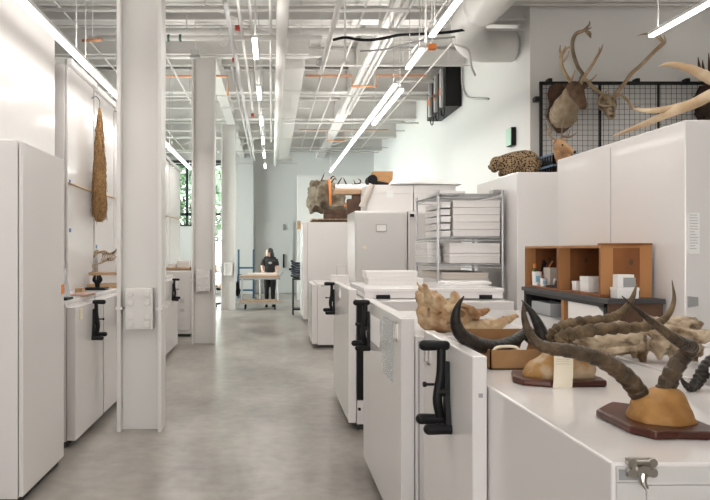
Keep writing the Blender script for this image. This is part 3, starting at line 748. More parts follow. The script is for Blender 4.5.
# --- left side
t, bf = cabinet('nearest tall white cabinet at the left edge, glossy side to the aisle', -1.55, 0.49, 4.47, 5.37, 2.285, 1, [(4.48, 5.365, None, None)], 'tall white cabinets at left', name='tall_cabinet', th=0.03)
MB().box(-1.56, -1.545, 5.30, 5.36, 1.275, 1.345).build('orange_tag', M['orange'], t)
MB().box(-1.60, -1.555, 5.366, 5.376, 1.32, 1.62).build('label_strip', M['paper'], t)
ub = t
t, bf = cabinet('tall glossy white cabinet behind the nearest one, reaching up to the lights', -2.05, 0.85, 3.3, 6.8, 3.63, 1, (), 'tall white cabinets at left', name='tall_cabinet')
LU = 'tall white cabinets at left'
ys = [7.2, 8.3, 9.35, 10.4, 11.5, 12.6, 14.4, 16.1]
ls = ('first tall cabinet behind the counter, its near edge beside the twine end', 'second tall cabinet behind the counter, just right of the straw bundle', 'third tall cabinet behind the counter, hidden by the nearest column',
      'fourth tall cabinet behind the counter, hidden by the nearest column', 'fifth tall cabinet behind the counter, just right of the nearest column', 'sixth tall cabinet behind the counter, left of the window',
      'last tall cabinet behind the counter, nearest the window')
for i, l in enumerate(ls):
    y0, y1 = ys[i], ys[i + 1]
    zt = 3.46 - 0.022 * i
    t, bf = cabinet(l, -2.05, 0.85, y0 + 0.012, y1 - 0.012, zt, 1, [(y0 + 0.03, y1 - 0.03, None, None)], LU, name='tall_cabinet', th=0.03)
    MB().box(-2.055, -2.01, y0 + 0.02, y1 - 0.02, zt, zt + 0.06).build('top_rail', M['top'], t)
    if i < 2:
        st = MB()
        for zz in (2.27, 1.78) if i == 0 else (2.1, 1.62):
            st.box(-2.05, -2.044, y0 + 0.08, y0 + 0.13, zz, zz + 0.04)
        st.build('blue_sticker', M['blue'], t)
CL = 'low white cabinets in the left row'
t, bf = cabinet('nearest low white cabinet on the left, black handle on its door', -1.58, 0.45, 5.8, 6.74, 1.19, 1, [(5.8, 6.73, 6.35, None)], CL, th=0.08, topslab=0.035, zdoor=1.14)
MB().box(bf + 0.082, bf + 0.088, 5.9, 5.98, 1.03, 1.12).build('yellow_label', M['cream'], t)
MB().box(-1.90, -1.72, 5.788, 5.801, 0.30, 1.13).build('dark_seam', M['grey'], t)
t, bf = cabinet('low white cabinet behind the nearest column on the left', -1.58, 0.45, 6.77, 8.2, 1.19, 1, [(6.78, 8.19, 7.4, None)], CL, th=0.08, topslab=0.035, zdoor=1.14)
t, bf = cabinet('low white cabinet just past the nearest column, mostly behind it', -1.58, 0.45, 8.25, 9.75, 1.19, 1, [(8.26, 9.74, 9.0, None)], CL, th=0.08, topslab=0.035, zdoor=1.14)
t, bf = cabinet('low white cabinet between the first two columns, handle near its middle', -1.55, 0.48, 9.85, 11.85, 1.19, 1, [(9.86, 11.84, 11.2, 10.4)], CL, th=0.08, topslab=0.035, zdoor=1.14)
t, bf = cabinet('low white cabinet with end panel facing the viewer, left of the second column', -1.42, 0.62, 13.3, 14.9, 1.22, 1, [(13.3, 14.9, None, None)], CL, th=0.08)
handle_mb(-1.42, 13.6, 1.0, 1).build('handle', M['black'], [o for o in kids(t) if o.name.startswith('door')][0])
MB().box(-1.99, -1.53, 13.28, 13.30, 0.12, 1.2).build('end_panel', M['cab'], t, bevel=0.004)
MB().box(-1.70, -1.62, 13.27, 13.281, 0.62, 0.70).box(-1.70, -1.62, 13.27, 13.281, 0.46, 0.52).build('label', M['greyl'], t)
cabinet('farthest low white cabinet on the left beyond the second column', -1.5, 0.53, 15.0, 17.0, 1.15, 1, [(15.0, 17.0, None, None)], CL, th=0.08)

# ================================================================== wire rack with boxes
rx0, rx1, ry0, ry1 = 1.85, 2.57, 8.02, 9.2
t = thing('wire_rack', 'chrome wire rack stacked with flat white boxes', 'shelf rack', ((rx0 + rx1) / 2, (ry0 + ry1) / 2, 0))
for (x, y) in ((rx0, ry0), (rx1, ry0), (rx0, ry1), (rx1, ry1)):
    MB().tube([(x, y, 0), (x, y, 2.27)], 0.016, seg=10).build('post', M['chrome'], t, smooth=True)
SHZ = (0.35, 0.95, 1.44, 1.74, 2.22)
for z in SHZ:
    m = MB()
    for zz in (z, z - 0.035):
        m.tube([(rx0, ry0, zz), (rx1, ry0, zz)], 0.006, seg=6).tube([(rx0, ry1, zz), (rx1, ry1, zz)], 0.006, seg=6)
        m.tube([(rx0, ry0, zz), (rx0, ry1, zz)], 0.006, seg=6).tube([(rx1, ry0, zz), (rx1, ry1, zz)], 0.006, seg=6)
    k = 0
    while ry0 + 0.03 * k < ry1:
        yy = ry0 + 0.03 * k; m.tube([(rx0, yy, z + 0.006), (rx1, yy, z + 0.006)], 0.0035, seg=4); k += 1
    for k in range(14):
        xa = rx0 + (rx1 - rx0) * k / 14; xb = rx0 + (rx1 - rx0) * (k + 0.5) / 14; xc = rx0 + (rx1 - rx0) * (k + 1) / 14
        m.tube([(xa, ry0, z), (xb, ry0, z - 0.035), (xc, ry0, z)], 0.004, seg=4)
    m.build('wire_shelf', M['chrome'], t)
def carton(name, label, x0, x1, y0, y1, z0, z1, mm='card', group=None, lid=True, cat='box'):
    t = thing(name, label, cat, ((x0 + x1) / 2, (y0 + y1) / 2, z0), group)
    lz = z1 - (z1 - z0) * 0.32
    MB().box(x0 + 0.004, x1 - 0.004, y0 + 0.004, y1 - 0.004, z0, lz + 0.004).build('tray', M[mm], t, bevel=0.003)
    MB().box(x0, x1, y0, y1, lz, z1).build('lid', M[mm], t, bevel=0.003)
    return t
GB = 'flat white boxes on the wire rack'
ordl = ('lowest', 'second from the bottom', 'middle', 'second from the top', 'topmost')
for k in range(5):
    z = 1.752 + k * 0.081
    carton('flat_box', f'flat white box on the upper rack shelf, {ordl[k]} of five', 2.02, 2.55, 8.04, 9.1, z, z + 0.077, group=GB)
    carton('small_box', f'small glossy white pack left of the upper rack stack, {ordl[k]} of five', 1.89, 2.0, 8.05 + 0.02 * (k % 2), 8.9, z - 0.001, z + 0.062, 'paper', 'glossy packs at the left of the rack')
for k, l in enumerate(('lower', 'upper')):
    z = 1.452 + k * 0.115
    carton('flat_box', f'wide white box on the middle rack shelf, {l} of two', 1.98, 2.55, 8.04, 9.1, z, z + 0.11, group=GB)
for k, l in enumerate(('lowest', 'middle', 'topmost')):
    z = 1.452 + k * 0.08
    carton('small_box', f'glossy white pack at the left of the middle rack shelf, {l} of three', 1.79, 1.95, 8.3 + 0.02 * k, 9.0, z, z + 0.075, 'paper', 'glossy packs at the left of the rack')
for k in range(5):
    z = 0.962 + k * 0.078
    carton('flat_box', f'greyish flat box on the lower rack shelf, {ordl[k]} of five', 1.9, 2.42, 8.04, 9.1, z, z + 0.074, 'card' if k % 2 else 'beige', GB)
t = tag(MB().box(1.87, 2.16, 8.04, 8.7, 2.232, 2.262).build('board', M['paper'], bevel=0.003), 'thin white board lying on the wire rack top', 'board')
t = tag(MB().box(2.47, 2.57, 8.04, 8.2, 2.232, 2.275).build('label_box', M['grey'], bevel=0.004), 'small grey box at the right end of the rack top', 'box')

# ================================================================== flat tray on third cabinet
t = thing('flat_case', 'wide flat white case with black hand slots on third cabinet', 'case', (1.5, 7.2, 1.147))
MB().box(0.86, 2.14, 6.67, 7.85, 1.15, 1.245).build('case_body', M['top'], t, bevel=0.006)
MB().box(0.85, 2.15, 6.66, 7.86, 1.212, 1.247).build('case_lid', M['top'], t, bevel=0.006)
for (a, b) in ((376, 390), (479, 492)):
    xa, xb = (a - 272) * 6.67 / F, (b - 272) * 6.67 / F
    MB().box(xa, xb, 6.655, 6.668, 1.148, 1.185).build('hand_slot', M['black'], t, bevel=0.004)
GS = 'long white boxes on the flat case'
carton('long_box', 'long white box lying on the flat case, lower of two', 0.97, 1.53, 7.28, 7.6, 1.247, 1.315, group=GS)
carton('long_box', 'long white box lying on the flat case, upper of two', 0.95, 1.48, 7.3, 7.6, 1.316, 1.385, group=GS)
for k, (a, b, y, l) in enumerate(((445, 470, 7.3, 'left'), (466, 492, 7.32, 'right'))):
    tag(MB().box((a - 272) * y / F, (b - 272) * y / F - 0.005, y, y + 0.3, 1.2475, 1.275).build('paper_stack', M['paper'], bevel=0.004), f'stack of white paper on the flat case, {l} of two', 'paper stack', 'paper stacks on the flat case')
# white box with a wire handle on small cabinet
x0, x1 = (332 - 272) * 11.9 / F, (349 - 272) * 11.9 / F
t = thing('carry_box', 'small cream box with a wire handle on the small low cabinet', 'box', ((x0 + x1) / 2, 12.0, 1.045))
MB().box(x0, x1, 11.9, 12.2, 1.046, 1.18).build('box_body', M['card'], t, bevel=0.004)
MB().tube([(x0 + 0.1, 12.05, 1.18), (x0 + 0.1, 12.05, 1.34), (x1 - 0.03, 12.05, 1.34), (x1 - 0.03, 12.05, 1.18)], 0.012, seg=6).build('wire_handle', M['beige'], t)
# ================================================================== horn and bone specimens in the foreground
def Wp(p): return W(p[0], p[1], p[2]) + ((p[3],) if len(p) > 3 else ())
def rings(n, amp, until=0.75):
    def f(t):
        if t > until: return 1.0
        ph = (t * n) % 1.0
        k = min(1.0, (until - t) / 0.12)
        return 1.0 + amp * k * (ph - 0.5) * (1 if ph < 0.8 else (1 - ph) / 0.2 * 1.0)
    return f
def horn(name, pts, m, parent=None, n=14, ring=None, seg=18, flat=1.0):
    return MB().tube([Wp(p) for p in pts], seg=seg, n=n, ring=ring, flat=flat).build(name, m, parent, smooth=True)

# --- front antelope mount
GHM = 'antelope horn mounts on the nearest cabinet'
t = thing('horn_mount', 'front pair of brown ringed horns on ochre cap and dark wooden shield', 'horn mount', (0.985, 1.9, 1.14), GHM)
sh = [(0.892, 1.985), (0.894, 1.80), (0.926, 1.738), (0.985, 1.745), (1.06, 1.735), (1.10, 1.80), (1.105, 1.97), (1.06, 2.03), (0.985, 2.09), (0.93, 2.03)]
MB().prism(sh, (0, 0, 1.1405), (1, 0, 0), (0, 1, 0), (0, 0, 0.021)).build('shield_plaque', M['mahog'], t, bevel=0.007, segs=3)
m = MB().ell((1.008, 1.87, 1.165), (0.078, 0.085, 0.052), 20, 12).ell((0.985, 1.87, 1.195), (0.05, 0.06, 0.035), 16, 10).ell((1.025, 1.875, 1.208), (0.052, 0.055, 0.04), 16, 10).ell((1.04, 1.865, 1.175), (0.042, 0.06, 0.045), 16, 10)
m.box(0.94, 1.075, 1.81, 1.93, 1.158, 1.17)
organic('skull_cap', m, M['cap'], t, voxel=0.006, smooth=8, rough=0.002, rscale=40)
horn('horn', [(645, 406, 1.88, .024), (638, 392, 1.88, .0245), (627, 378, 1.875, .024), (612, 366, 1.87, .0225), (594, 357, 1.86, .0205), (570, 351, 1.86, .0185), (549, 348, 1.86, .0165), (536, 342, 1.87, .0135), (528, 330, 1.88, .0105), (524, 316, 1.89, .0075), (523, 302, 1.90, .0015)], M['horn'], t, n=22, ring=rings(17, 0.18, 0.72))
horn('horn', [(664, 396, 1.875, .0245), (668, 383, 1.875, .024), (674, 370, 1.87, .0225), (682, 358, 1.87, .021), (689, 349.5, 1.855, .0195), (690, 346, 1.83, .018), (683, 343.5, 1.80, .0155), (668, 334, 1.77, .012), (650, 320, 1.745, .0085), (635, 308, 1.725, .005), (622, 296, 1.71, .001)], M['horn'], t, n=22, ring=rings(15, 0.2, 0.60))
for (px, py, r) in ((643, 403, .027), (665, 394, .0265)):
    c = Vector(W(px, py, 1.878))
    MB().ell(c, (r, r * 0.9, r * 0.45), 18, 8, bump=0.25, bs=20).build('horn_burr', M['horn'], t, smooth=True)

# --- rear antelope mount
t = thing('horn_mount', 'rear pair of tan ringed horns with cream paper tag on its cap', 'horn mount', (0.985, 2.5, 1.14), GHM)
sh = [(0.835, 2.50), (0.85, 2.44), (0.93, 2.405), (1.05, 2.41), (1.125, 2.415), (1.135, 2.47), (1.13, 2.62), (1.0, 2.68), (0.87, 2.62)]
MB().prism(sh, (0, 0, 1.1405), (1, 0, 0), (0, 1, 0), (0, 0, 0.022)).build('shield_plaque', M['mahog'], t, bevel=0.007, segs=3)
m = MB().ell((0.955, 2.50, 1.18), (0.075, 0.075, 0.05), 18, 10).ell((1.05, 2.51, 1.185), (0.075, 0.075, 0.062), 18, 10).ell((1.0, 2.50, 1.215), (0.07, 0.06, 0.05), 18, 10).ell((0.925, 2.5, 1.17), (0.055, 0.06, 0.03), 16, 8)
m.box(0.90, 1.10, 2.45, 2.57, 1.16, 1.18)
organic('skull_cap', m, M['capb'], t, voxel=0.007, smooth=8, rough=0.003, rscale=40)
horn('horn', [(572, 358, 2.53, .022), (558, 346, 2.54, .0225), (553, 336, 2.55, .0215), (562, 327, 2.56, .021), (582, 322, 2.58, .020), (606, 319.5, 2.6, .018), (622, 312, 2.62, .015), (632, 299, 2.64, .010), (637, 283, 2.65, .0015)], M['hornt'], t, n=24, ring=rings(20, 0.42, 0.8))
horn('horn', [(585, 358, 2.47, .022), (568, 346, 2.45, .0225), (562, 338, 2.44, .022), (576, 333, 2.43, .022), (602, 329, 2.43, .0205), (630, 328, 2.45, .0185), (653, 325, 2.48, .0155), (667, 316, 2.5, .0115), (674, 300, 2.52, .007), (672, 280, 2.54, .0012)], M['hornt'], t, n=24, ring=rings(22, 0.42, 0.78))
ptg = []
for k in range(9):
    a = k / 8
    ptg.append(Vector((0.947 - 0.012 * a, 2.418 - 0.022 * math.sin(a * 1.6), 1.258 - 0.118 * a)))
vs = []; fs = []
for p in ptg:
    vs += [p, p + Vector((0.064, 0, 0)), p + Vector((0.064, 0.002, 0)), p + Vector((0, 0.002, 0))]
for k in range(8):
    for j in range(4): fs.append((4 * k + j, 4 * k + (j + 1) % 4, 4 * k + 4 + (j + 1) % 4, 4 * k + 4 + j))
fs += [(0, 1, 2, 3), (32, 33, 34, 35)]
tg = MB().add(vs, fs).build('paper_tag', M['cream'], t)
# handwriting-like strokes on the tag: two wavering ink lines
ink = mat('faint_ink', (0.22, 0.20, 0.20), 0.8)
m = MB()
rr = random.Random(2)
for ln in range(4):
    q = ptg[1] + (ptg[2] - ptg[1]) * (ln * 0.55)
    x = 0.006
    pts = []
    while x < 0.054:
        pts.append(tuple(q + Vector((x, -0.0012, rr.uniform(-0.002, 0.002))))); x += 0.003
    m.tube(pts, 0.0004, seg=4)
m.build('handwriting', ink, tg)

# --- cardboard tray with horns
t = thing('cardboard_box', 'open brown cardboard tray holding black horns', 'box', (1.03, 2.98, 1.14))
bx0, bx1, by0, by1, bz0, bz1 = 0.838, 1.21, 2.765, 3.24, 1.1405, 1.216
m = MB().box(bx0, bx1, by0, by1, bz0, bz0 + 0.005)
m.box(bx0, bx1, by0, by0 + 0.005, bz0, bz1).box(bx0, bx1, by1 - 0.005, by1, bz0, bz1 + 0.03).box(bx0, bx0 + 0.005, by0, by1, bz0, bz1).box(bx1 - 0.005, bx1, by0, by1, bz0, bz1)
m.build('tray', M['kraft'], t)
MB().tube([Wp(p) for p in ((493, 351, 2.77, .005), (497, 347.5, 2.775, .006), (506, 346.5, 2.78, .006), (515, 347, 2.78, .006), (520, 351, 2.775, .005))], seg=8, n=4).build('cream_strap', M['cream'], t, smooth=True)
t = thing('horn', 'big curved black horn rising left out of the cardboard tray', 'horn', W(490, 350, 2.85), 'black horns in the cardboard tray')
horn('horn_body', [(464, 296, 2.72, .002), (458, 306, 2.72, .0115), (455.5, 320, 2.73, .020), (460, 333, 2.75, .0265), (472, 342, 2.79, .0295), (487, 346.5, 2.84, .030), (503, 345.5, 2.89, .0285), (517, 340, 2.95, .0265), (524, 336, 2.98, .028)], M['hornk'], t, n=10)
p = W(527, 335, 3.0)
MB().ell(p, (.032, .035, .033), 16, 10, bump=0.5, bs=14).ell((p[0] + 0.008, p[1], p[2] + 0.022), (.014, .014, .018), 10, 7, bump=0.4, bs=20).build('horn_base', M['horn'], t, smooth=True)
MB().prism([(0, 0), (0.026, 0), (0.03, 0.028), (0.012, 0.042), (0.004, 0.03)], W(519, 351, 2.80), (1, 0, 0), (0.2, 0, 1), (0, 0.002, 0)).build('white_tag', M['paper'], t)
t = thing('horn', 'shorter black horn tip standing upright at the right end of the tray', 'horn', W(545, 350, 2.95), 'black horns in the cardboard tray')
horn('horn_body', [(549, 356, 2.96, .026), (545, 343, 2.96, .027), (541, 331, 2.97, .024), (535, 318, 2.99, .018), (528.5, 308, 3.0, .010), (521.5, 300, 3.02, .0015)], M['hornk'], t, n=10)

# --- long tan skull on the second cabinet
D0 = 3.98; s0 = F / D0
def px3(px, py, dy=0.0): 
    p = W(px, py, D0); return Vector((p[0], D0 + dy, p[2]))
t = thing('animal_skull', 'long tan animal skull with its muzzle to the right behind the black horn', 'skull', px3(455, 335))
m = MB()
m.ell(px3(432, 309), (16 / s0, .075, 19 / s0), bump=0.15).ell(px3(428, 318), (10 / s0, .06, 13 / s0)).ell(px3(440, 318), (16 / s0, .08, 14 / s0))
m.ell(px3(450, 316), (17 / s0, .085, 15 / s0), bump=0.2).ell(px3(462, 321), (16 / s0, .07, 12 / s0))
for sg in (-1, 1):
    m.tube([tuple(px3(455, 322, sg * .035)) + (.06,), tuple(px3(475, 325, sg * .035)) + (.045,), tuple(px3(497, 324, sg * .028)) + (.03,), tuple(px3(508, 319, sg * .02)) + (.02,), tuple(px3(517, 315, sg * .016)) + (.011,)], seg=12, n=4, flat=0.6)
    m.tube([tuple(px3(444, 310, sg * .07)) + (.02,), tuple(px3(455, 304, sg * .085)) + (.02,), tuple(px3(468, 309, sg * .075)) + (.02,), tuple(px3(476, 317, sg * .05)) + (.02,)], seg=10, n=4)
    m.tube([tuple(px3(428, 300, sg * .05)) + (.026,), tuple(px3(424, 291, sg * .075)) + (.017,), tuple(px3(420, 283, sg * .095)) + (.006,)], seg=10, n=4)
    m.tube([tuple(px3(424, 306, sg * .03)) + (.025,), tuple(px3(419, 296, sg * .03)) + (.016,), tuple(px3(418, 291, sg * .028)) + (.008,)], seg=10, n=4)
m.tube([tuple(px3(450, 306)) + (.05,), tuple(px3(466, 312)) + (.04,), tuple(px3(480, 313)) + (.022,), tuple(px3(490, 309)) + (.008,)], seg=12, n=4)
m.ell(px3(454, 300, -.02), (5 / s0, .03, 9 / s0))
c = MB().ell(px3(459, 311.5, -.11), (7 / s0, .07, 5.5 / s0)).ell(px3(437, 313, -.10), (2.6 / s0, .05, 4 / s0)).ell(px3(490, 317.5, 0), (15 / s0, .2, 2.4 / s0)).ell(px3(446, 322, -.11), (4 / s0, .05, 2 / s0)).ell(px3(472, 319, -.09), (7 / s0, .06, 1.6 / s0)).ell(px3(426, 312, -.09), (2 / s0, .05, 6 / s0)).ell(px3(480, 329, -.09), (10 / s0, .05, 1.3 / s0))
organic('skull_bone', m, M['bonet'], t, voxel=0.006, cut=c, smooth=3, rough=0.010, rscale=26)

# --- two pale skulls
D0 = 3.02; s0 = F / D0
t = thing('animal_skull', 'pale rounded skull with dark eye hole, behind the rear horns', 'skull', px3(610, 361), 'pale skulls behind the horn mounts')
def E(m, px, py, dy, rx, ry, rz, b=0.2): return m.ell(px3(px, py, dy), (rx / s0, ry, rz / s0), bump=b, bs=9)
m = MB()
E(m, 612, 333, .06, 30, .10, 13); E(m, 596, 340, .02, 20, .08, 11); E(m, 622, 337, 0, 20, .08, 11); E(m, 640, 338, .02, 8, .05, 10)
E(m, 601, 351, 0, 15, .07, 6); E(m, 618, 347, -.02, 14, .05, 7); E(m, 635, 347, -.05, 6, .035, 8)
for (a, b, dy, r) in ((634, 361, -.06, .012), (628, 356, -.05, .011), (640, 358, -.03, .011), (598, 361, -.03, .014), (588, 359, 0, .013)):
    m.tube([tuple(px3(a, 346, dy)) + (r * 1.6,), tuple(px3(a + 1, b, dy)) + (r,)], seg=8)
m.tube([tuple(px3(600, 349, -.075)) + (.013,), tuple(px3(612, 346, -.10)) + (.013,), tuple(px3(626, 345, -.10)) + (.013,), tuple(px3(634, 350, -.07)) + (.012,)], seg=8, n=4)
c = MB(); E(c, 622, 351.5, -.09, 6.5, .07, 3.6); E(c, 641, 346, -.09, 3, .05, 4); E(c, 608, 352, -.09, 3, .05, 2.6); E(c, 631, 354, -.10, 1.6, .05, 4); E(c, 614, 357, -.07, 5, .06, 3.2); E(c, 596, 343, -.09, 3, .04, 2)
organic('skull_bone', m, M['bonew'], t, voxel=0.005, cut=c, smooth=2, rough=0.007, rscale=32)
D0 = 2.93; s0 = F / D0
t = thing('animal_skull', 'pale broken skull with blunt stub pointing right, next to grey sticker', 'skull', px3(680, 362), 'pale skulls behind the horn mounts')
m = MB()
E(m, 684, 325, .03, 20, .08, 7.5); E(m, 667, 332, 0, 20, .07, 9); E(m, 684, 338, 0, 15, .06, 8); E(m, 660, 345, 0, 12, .06, 9); E(m, 690, 347, -.01, 9, .05, 9); E(m, 675, 346, .02, 12, .05, 9)
m.tube([tuple(px3(672, 335, -.05)) + (.032,), tuple(px3(690, 335, -.07)) + (.027,), tuple(px3(701, 332.5, -.08)) + (.022,), tuple(px3(707, 327, -.08)) + (.015,)], seg=12, n=4)
m.tube([tuple(px3(655, 324, 0)) + (.012,), tuple(px3(645, 319, 0)) + (.02,), tuple(px3(660, 322, 0)) + (.02,)], seg=8, n=3)
for (a, b, dy) in ((656, 360, -.02), (664, 358, -.05), (676, 360, -.01), (692, 361, -.02), (698, 357, .0)): m.tube([tuple(px3(a, 346, dy)) + (.022,), tuple(px3(a + 1, b, dy)) + (.011,)], seg=8)
c = MB(); E(c, 687, 325, -.07, 4.5, .06, 3); E(c, 662, 350, -.09, 4, .07, 5); E(c, 680, 350, -.08, 4, .07, 4.5); E(c, 652, 338, -.08, 5, .06, 3.5); E(c, 672, 341, -.09, 5, .05, 2.2); E(c, 686, 354, -.06, 2, .06, 5); E(c, 669, 356, -.06, 2, .06, 5)
organic('skull_bone', m, M['bonew'], t, voxel=0.005, cut=c, smooth=2, rough=0.008, rscale=30)

# --- black ringed horn and small box at the right edge
t = thing('horn', 'black ringed horn lying at the right edge, tip on the cabinet top', 'horn', W(692, 388, 2.35))
horn('horn_body', [(680, 377, 2.33, .003), (684, 383, 2.33, .008), (690, 387.5, 2.34, .0135), (696, 384, 2.35, .018), (703, 373, 2.36, .022), (712, 363, 2.37, .025), (724, 359, 2.38, .027), (737, 364, 2.40, .029), (746, 378, 2.42, .03)], M['hornk'], t, ring=rings(22, 0.3, 0.98))
t = thing('small_box', 'small white box cut off by the right edge, under the black horn', 'box', (1.42, 2.16, 1.14))
MB().box(1.368, 1.48, 2.14, 2.25, 1.1405, 1.232).build('box_body', M['card'], t, bevel=0.003)
MB().box(1.365, 1.483, 2.137, 2.253, 1.215, 1.235).build('lid', M['paper'], t, bevel=0.003)

# ================================================================== bench, crates and their contents
t = thing('bench_riser', 'low black bench with grey top carrying the wooden crates', 'bench', (2.04, 4.7, 1.14))
MB().box(1.88, 2.205, 4.03, 5.43, 1.297, 1.325).build('bench_top', mat('dark_grey_laminate', (0.055, 0.052, 0.056), 0.5, spec=0.25), t, bevel=0.004)
MB().box(1.89, 2.195, 4.04, 4.06, 1.142, 1.297).build('end_panel', M['woodd'], t)
MB().box(1.89, 2.195, 5.38, 5.40, 1.142, 1.297).build('end_panel', M['blackm'], t)
MB().box(1.885, 1.90, 4.06, 5.38, 1.275, 1.297).build('rail', M['blackm'], t)
for y in (4.06, 5.34): MB().box(1.885, 1.92, y, y + 0.035, 1.142, 1.297).build('leg', M['blackm'], t)
MB().box(1.888, 1.95, 4.66, 4.70, 1.142, 1.296).build('wooden_post', M['pinel'], t)
MB().prism([(4.12, 0), (4.62, 0), (4.62, 0.13), (4.20, 0.13), (4.12, 0.09)], (1.90, 0, 1.142), (0, 1, 0), (0, 0, 1), (0.02, 0, 0)).build('white_panel', M['paper'], t)
def crate(label, y0, y1, end=False):
    t = thing('wooden_crate', label, 'crate', (2.05, (y0 + y1) / 2, 1.325), 'wooden crates on the black bench')
    x0, x1, z0, z1, k = 1.90, 2.2, 1.326, 1.628, 0.016
    MB().box(x0, x1, y0, y1, z0, z0 + k).build('bottom', M['pine'], t, bevel=0.002)
    MB().box(x0, x1, y0, y1, z1 - k, z1).build('top', M['pinel'], t, bevel=0.002)
    MB().box(x1 - k, x1, y0, y1, z0 + k, z1 - k).build('back', M['pine'], t)
    for (ya, yb) in ((y0, y0 + k), (y1 - k, y1)):
        MB().box(x0, x1 - k, ya, yb, z0 + k, z1 - k).build('side', M['pine'], t, bevel=0.001)
        MB().box(x0 + 0.002, x0 + 0.075, ya - 0.001, yb + 0.001, z0 + k, z1 - k).build('pale_board', M['pinel'], t)
        MB().ell((2.08, ya - 0.0005, 1.53), (.012, .002, .018), 12, 6).build('knot', M['woodd'], t)
    if end:
        MB().box(x1 - 0.07, x1, y0 - 0.002, y0 + k, z0, z1).build('pale_board', M['pinel'], t)
        MB().box(x0 - 0.002, x1 + 0.002, y0 - 0.006, y0 + 0.03, z1, z1 + 0.012).build('rim', M['pine'], t, bevel=0.003)
crate('far wooden crate on the black bench, holding pens and cups', 4.79, 5.41)
crate('near wooden crate on the black bench, holding two small white boxes', 4.17, 4.785, True)
# crate contents
def cup(label, x, y, r, h):
    t = thing('pen_cup', label, 'cup', (x, y, 1.3425), 'cups in the far crate')
    m = MB(); sg = 16; prof = [(0, 0), (r * 0.9, 0), (r, h), (r * 0.9, h), (r * 0.82, 0.006), (0, 0.006)]
    vs = []; fs = []
    for (a, b) in prof:
        for k in range(sg):
            an = 2 * math.pi * k / sg; vs.append((x + a * math.cos(an), y + a * math.sin(an), 1.3425 + b))
    for i in range(5):
        for k in range(sg): fs.append((i * sg + k, i * sg + (k + 1) % sg, (i + 1) * sg + (k + 1) % sg, (i + 1) * sg + k))
    m.add(vs, fs).build('cup_body', M['paper'], t, smooth=False)
    MB().box(x - r * 0.5, x + r * 0.4, y - r * 1.02, y - r * 0.7, 1.3425 + h * 0.25, 1.3425 + h * 0.7).build('blue_label', mat('pale_blue_label', (0.25, 0.55, 0.72), 0.5), t)
    return t
cup('larger white cup with blue label holding markers', 1.938, 5.27, 0.034, 0.10)
cup('smaller white cup with blue label beside the larger one', 1.935, 5.13, 0.024, 0.055)
def pen(name, label, x, y, dx, dy, l, r, m1, cap):
    z = 1.36
    t = thing(name, label, 'pen', (x, y, z), 'pens in the cup')
    d = Vector((dx, dy, 1)).normalized(); p = Vector((x, y, z))
    MB().tube([tuple(p), tuple(p + d * l)], r, seg=8).build('barrel', m1, t, smooth=True)
    MB().tube([tuple(p + d * (l * 0.86)), tuple(p + d * (l * 1.12))], r * 1.15, seg=8).build('pen_cap', cap, t, smooth=True)
gm = mat('green_cap', (0.03, 0.14, 0.06), 0.5)
pen('marker', 'orange red marker standing in the larger cup', 1.928, 5.27, -0.05, 0.0, 0.125, 0.010, gm, M['orange'])
pen('marker', 'tall black brush standing in the larger cup', 1.948, 5.27, 0.28, 0.0, 0.15, 0.009, M['black'], M['black'])
pen('pencil', 'brown pencil leaning right out of the larger cup', 1.945, 5.255, 0.65, 0.0, 0.17, 0.005, M['copper'], M['copper'])
pen('pencil', 'dark pencil leaning right out of the larger cup, lower one', 1.94, 5.285, 0.5, 0.0, 0.145, 0.005, M['wood'], M['black'])
GC = 'small boxes in the wooden crates'
def sbox(label, x0, x1, y0, y1, z0, h, m='paper', cat='box', name='small_box', group=GC):
    t = thing(name, label, cat, ((x0 + x1) / 2, (y0 + y1) / 2, z0), group)
    MB().box(x0, x1, y0, y1, z0, z0 + h * 0.7).build('box_body', M[m], t, bevel=0.002)
    MB().box(x0 - 0.002, x1 + 0.002, y0 - 0.002, y1 + 0.002, z0 + h * 0.7, z0 + h).build('lid', M[m], t, bevel=0.002)
    return t
t = sbox('tan carton beside the cups in the far crate', 1.985, 2.07, 5.14, 5.26, 1.3425, 0.13, 'beige')
t = thing('tape_dispenser', 'black tape dispenser at the front of the far crate', 'tape dispenser', (1.92, 4.95, 1.3425))
MB().prism([(0, 0), (0.15, 0), (0.15, 0.05), (0.13, 0.055), (0.115, 0.02), (0.03, 0.016), (0, 0.012)], (1.908, 5.02, 1.3425), (0.1, -0.995, 0), (0, 0, 1), (0.03, 0, 0)).build('stand', M['black'], t, bevel=0.003)
MB().tube([(1.922, 4.9, 1.385), (1.945, 4.9, 1.385)], 0.022, seg=18).build('tape_roll', M['greyl'], t)
sbox('smaller white box in the near crate', 1.925, 1.967, 4.56, 4.62, 1.3425, 0.06)
sbox('larger white box in the near crate', 1.925, 2.035, 4.38, 4.50, 1.3425, 0.095)
GE = 'white boxes before the end of the near crate'
sbox('lower white box standing before the end of the near crate', 1.952, 2.075, 4.07, 4.155, 1.3255, 0.062, group=GE)
t = thing('small_box', 'upper white box with a grey card before the near crate', 'box', (2.01, 4.1, 1.3885), GE)
MB().box(1.963, 2.055, 4.085, 4.15, 1.3885, 1.46).build('box_body', M['paper'], t, bevel=0.002)
MB().box(1.993, 2.06, 4.078, 4.084, 1.389, 1.443).build('grey_card', M['grey'], t)
t = thing('plastic_tub', 'clear plastic tub with black contents under the bench', 'tub', (1.95, 5.1, 1.141))
MB().box(1.91, 2.05, 4.95, 5.3, 1.1415, 1.23).build('tub', M['plastic'], t, bevel=0.006)
MB().box(1.93, 2.03, 5.0, 5.25, 1.143, 1.18).build('contents', M['black'], t, bevel=0.01)

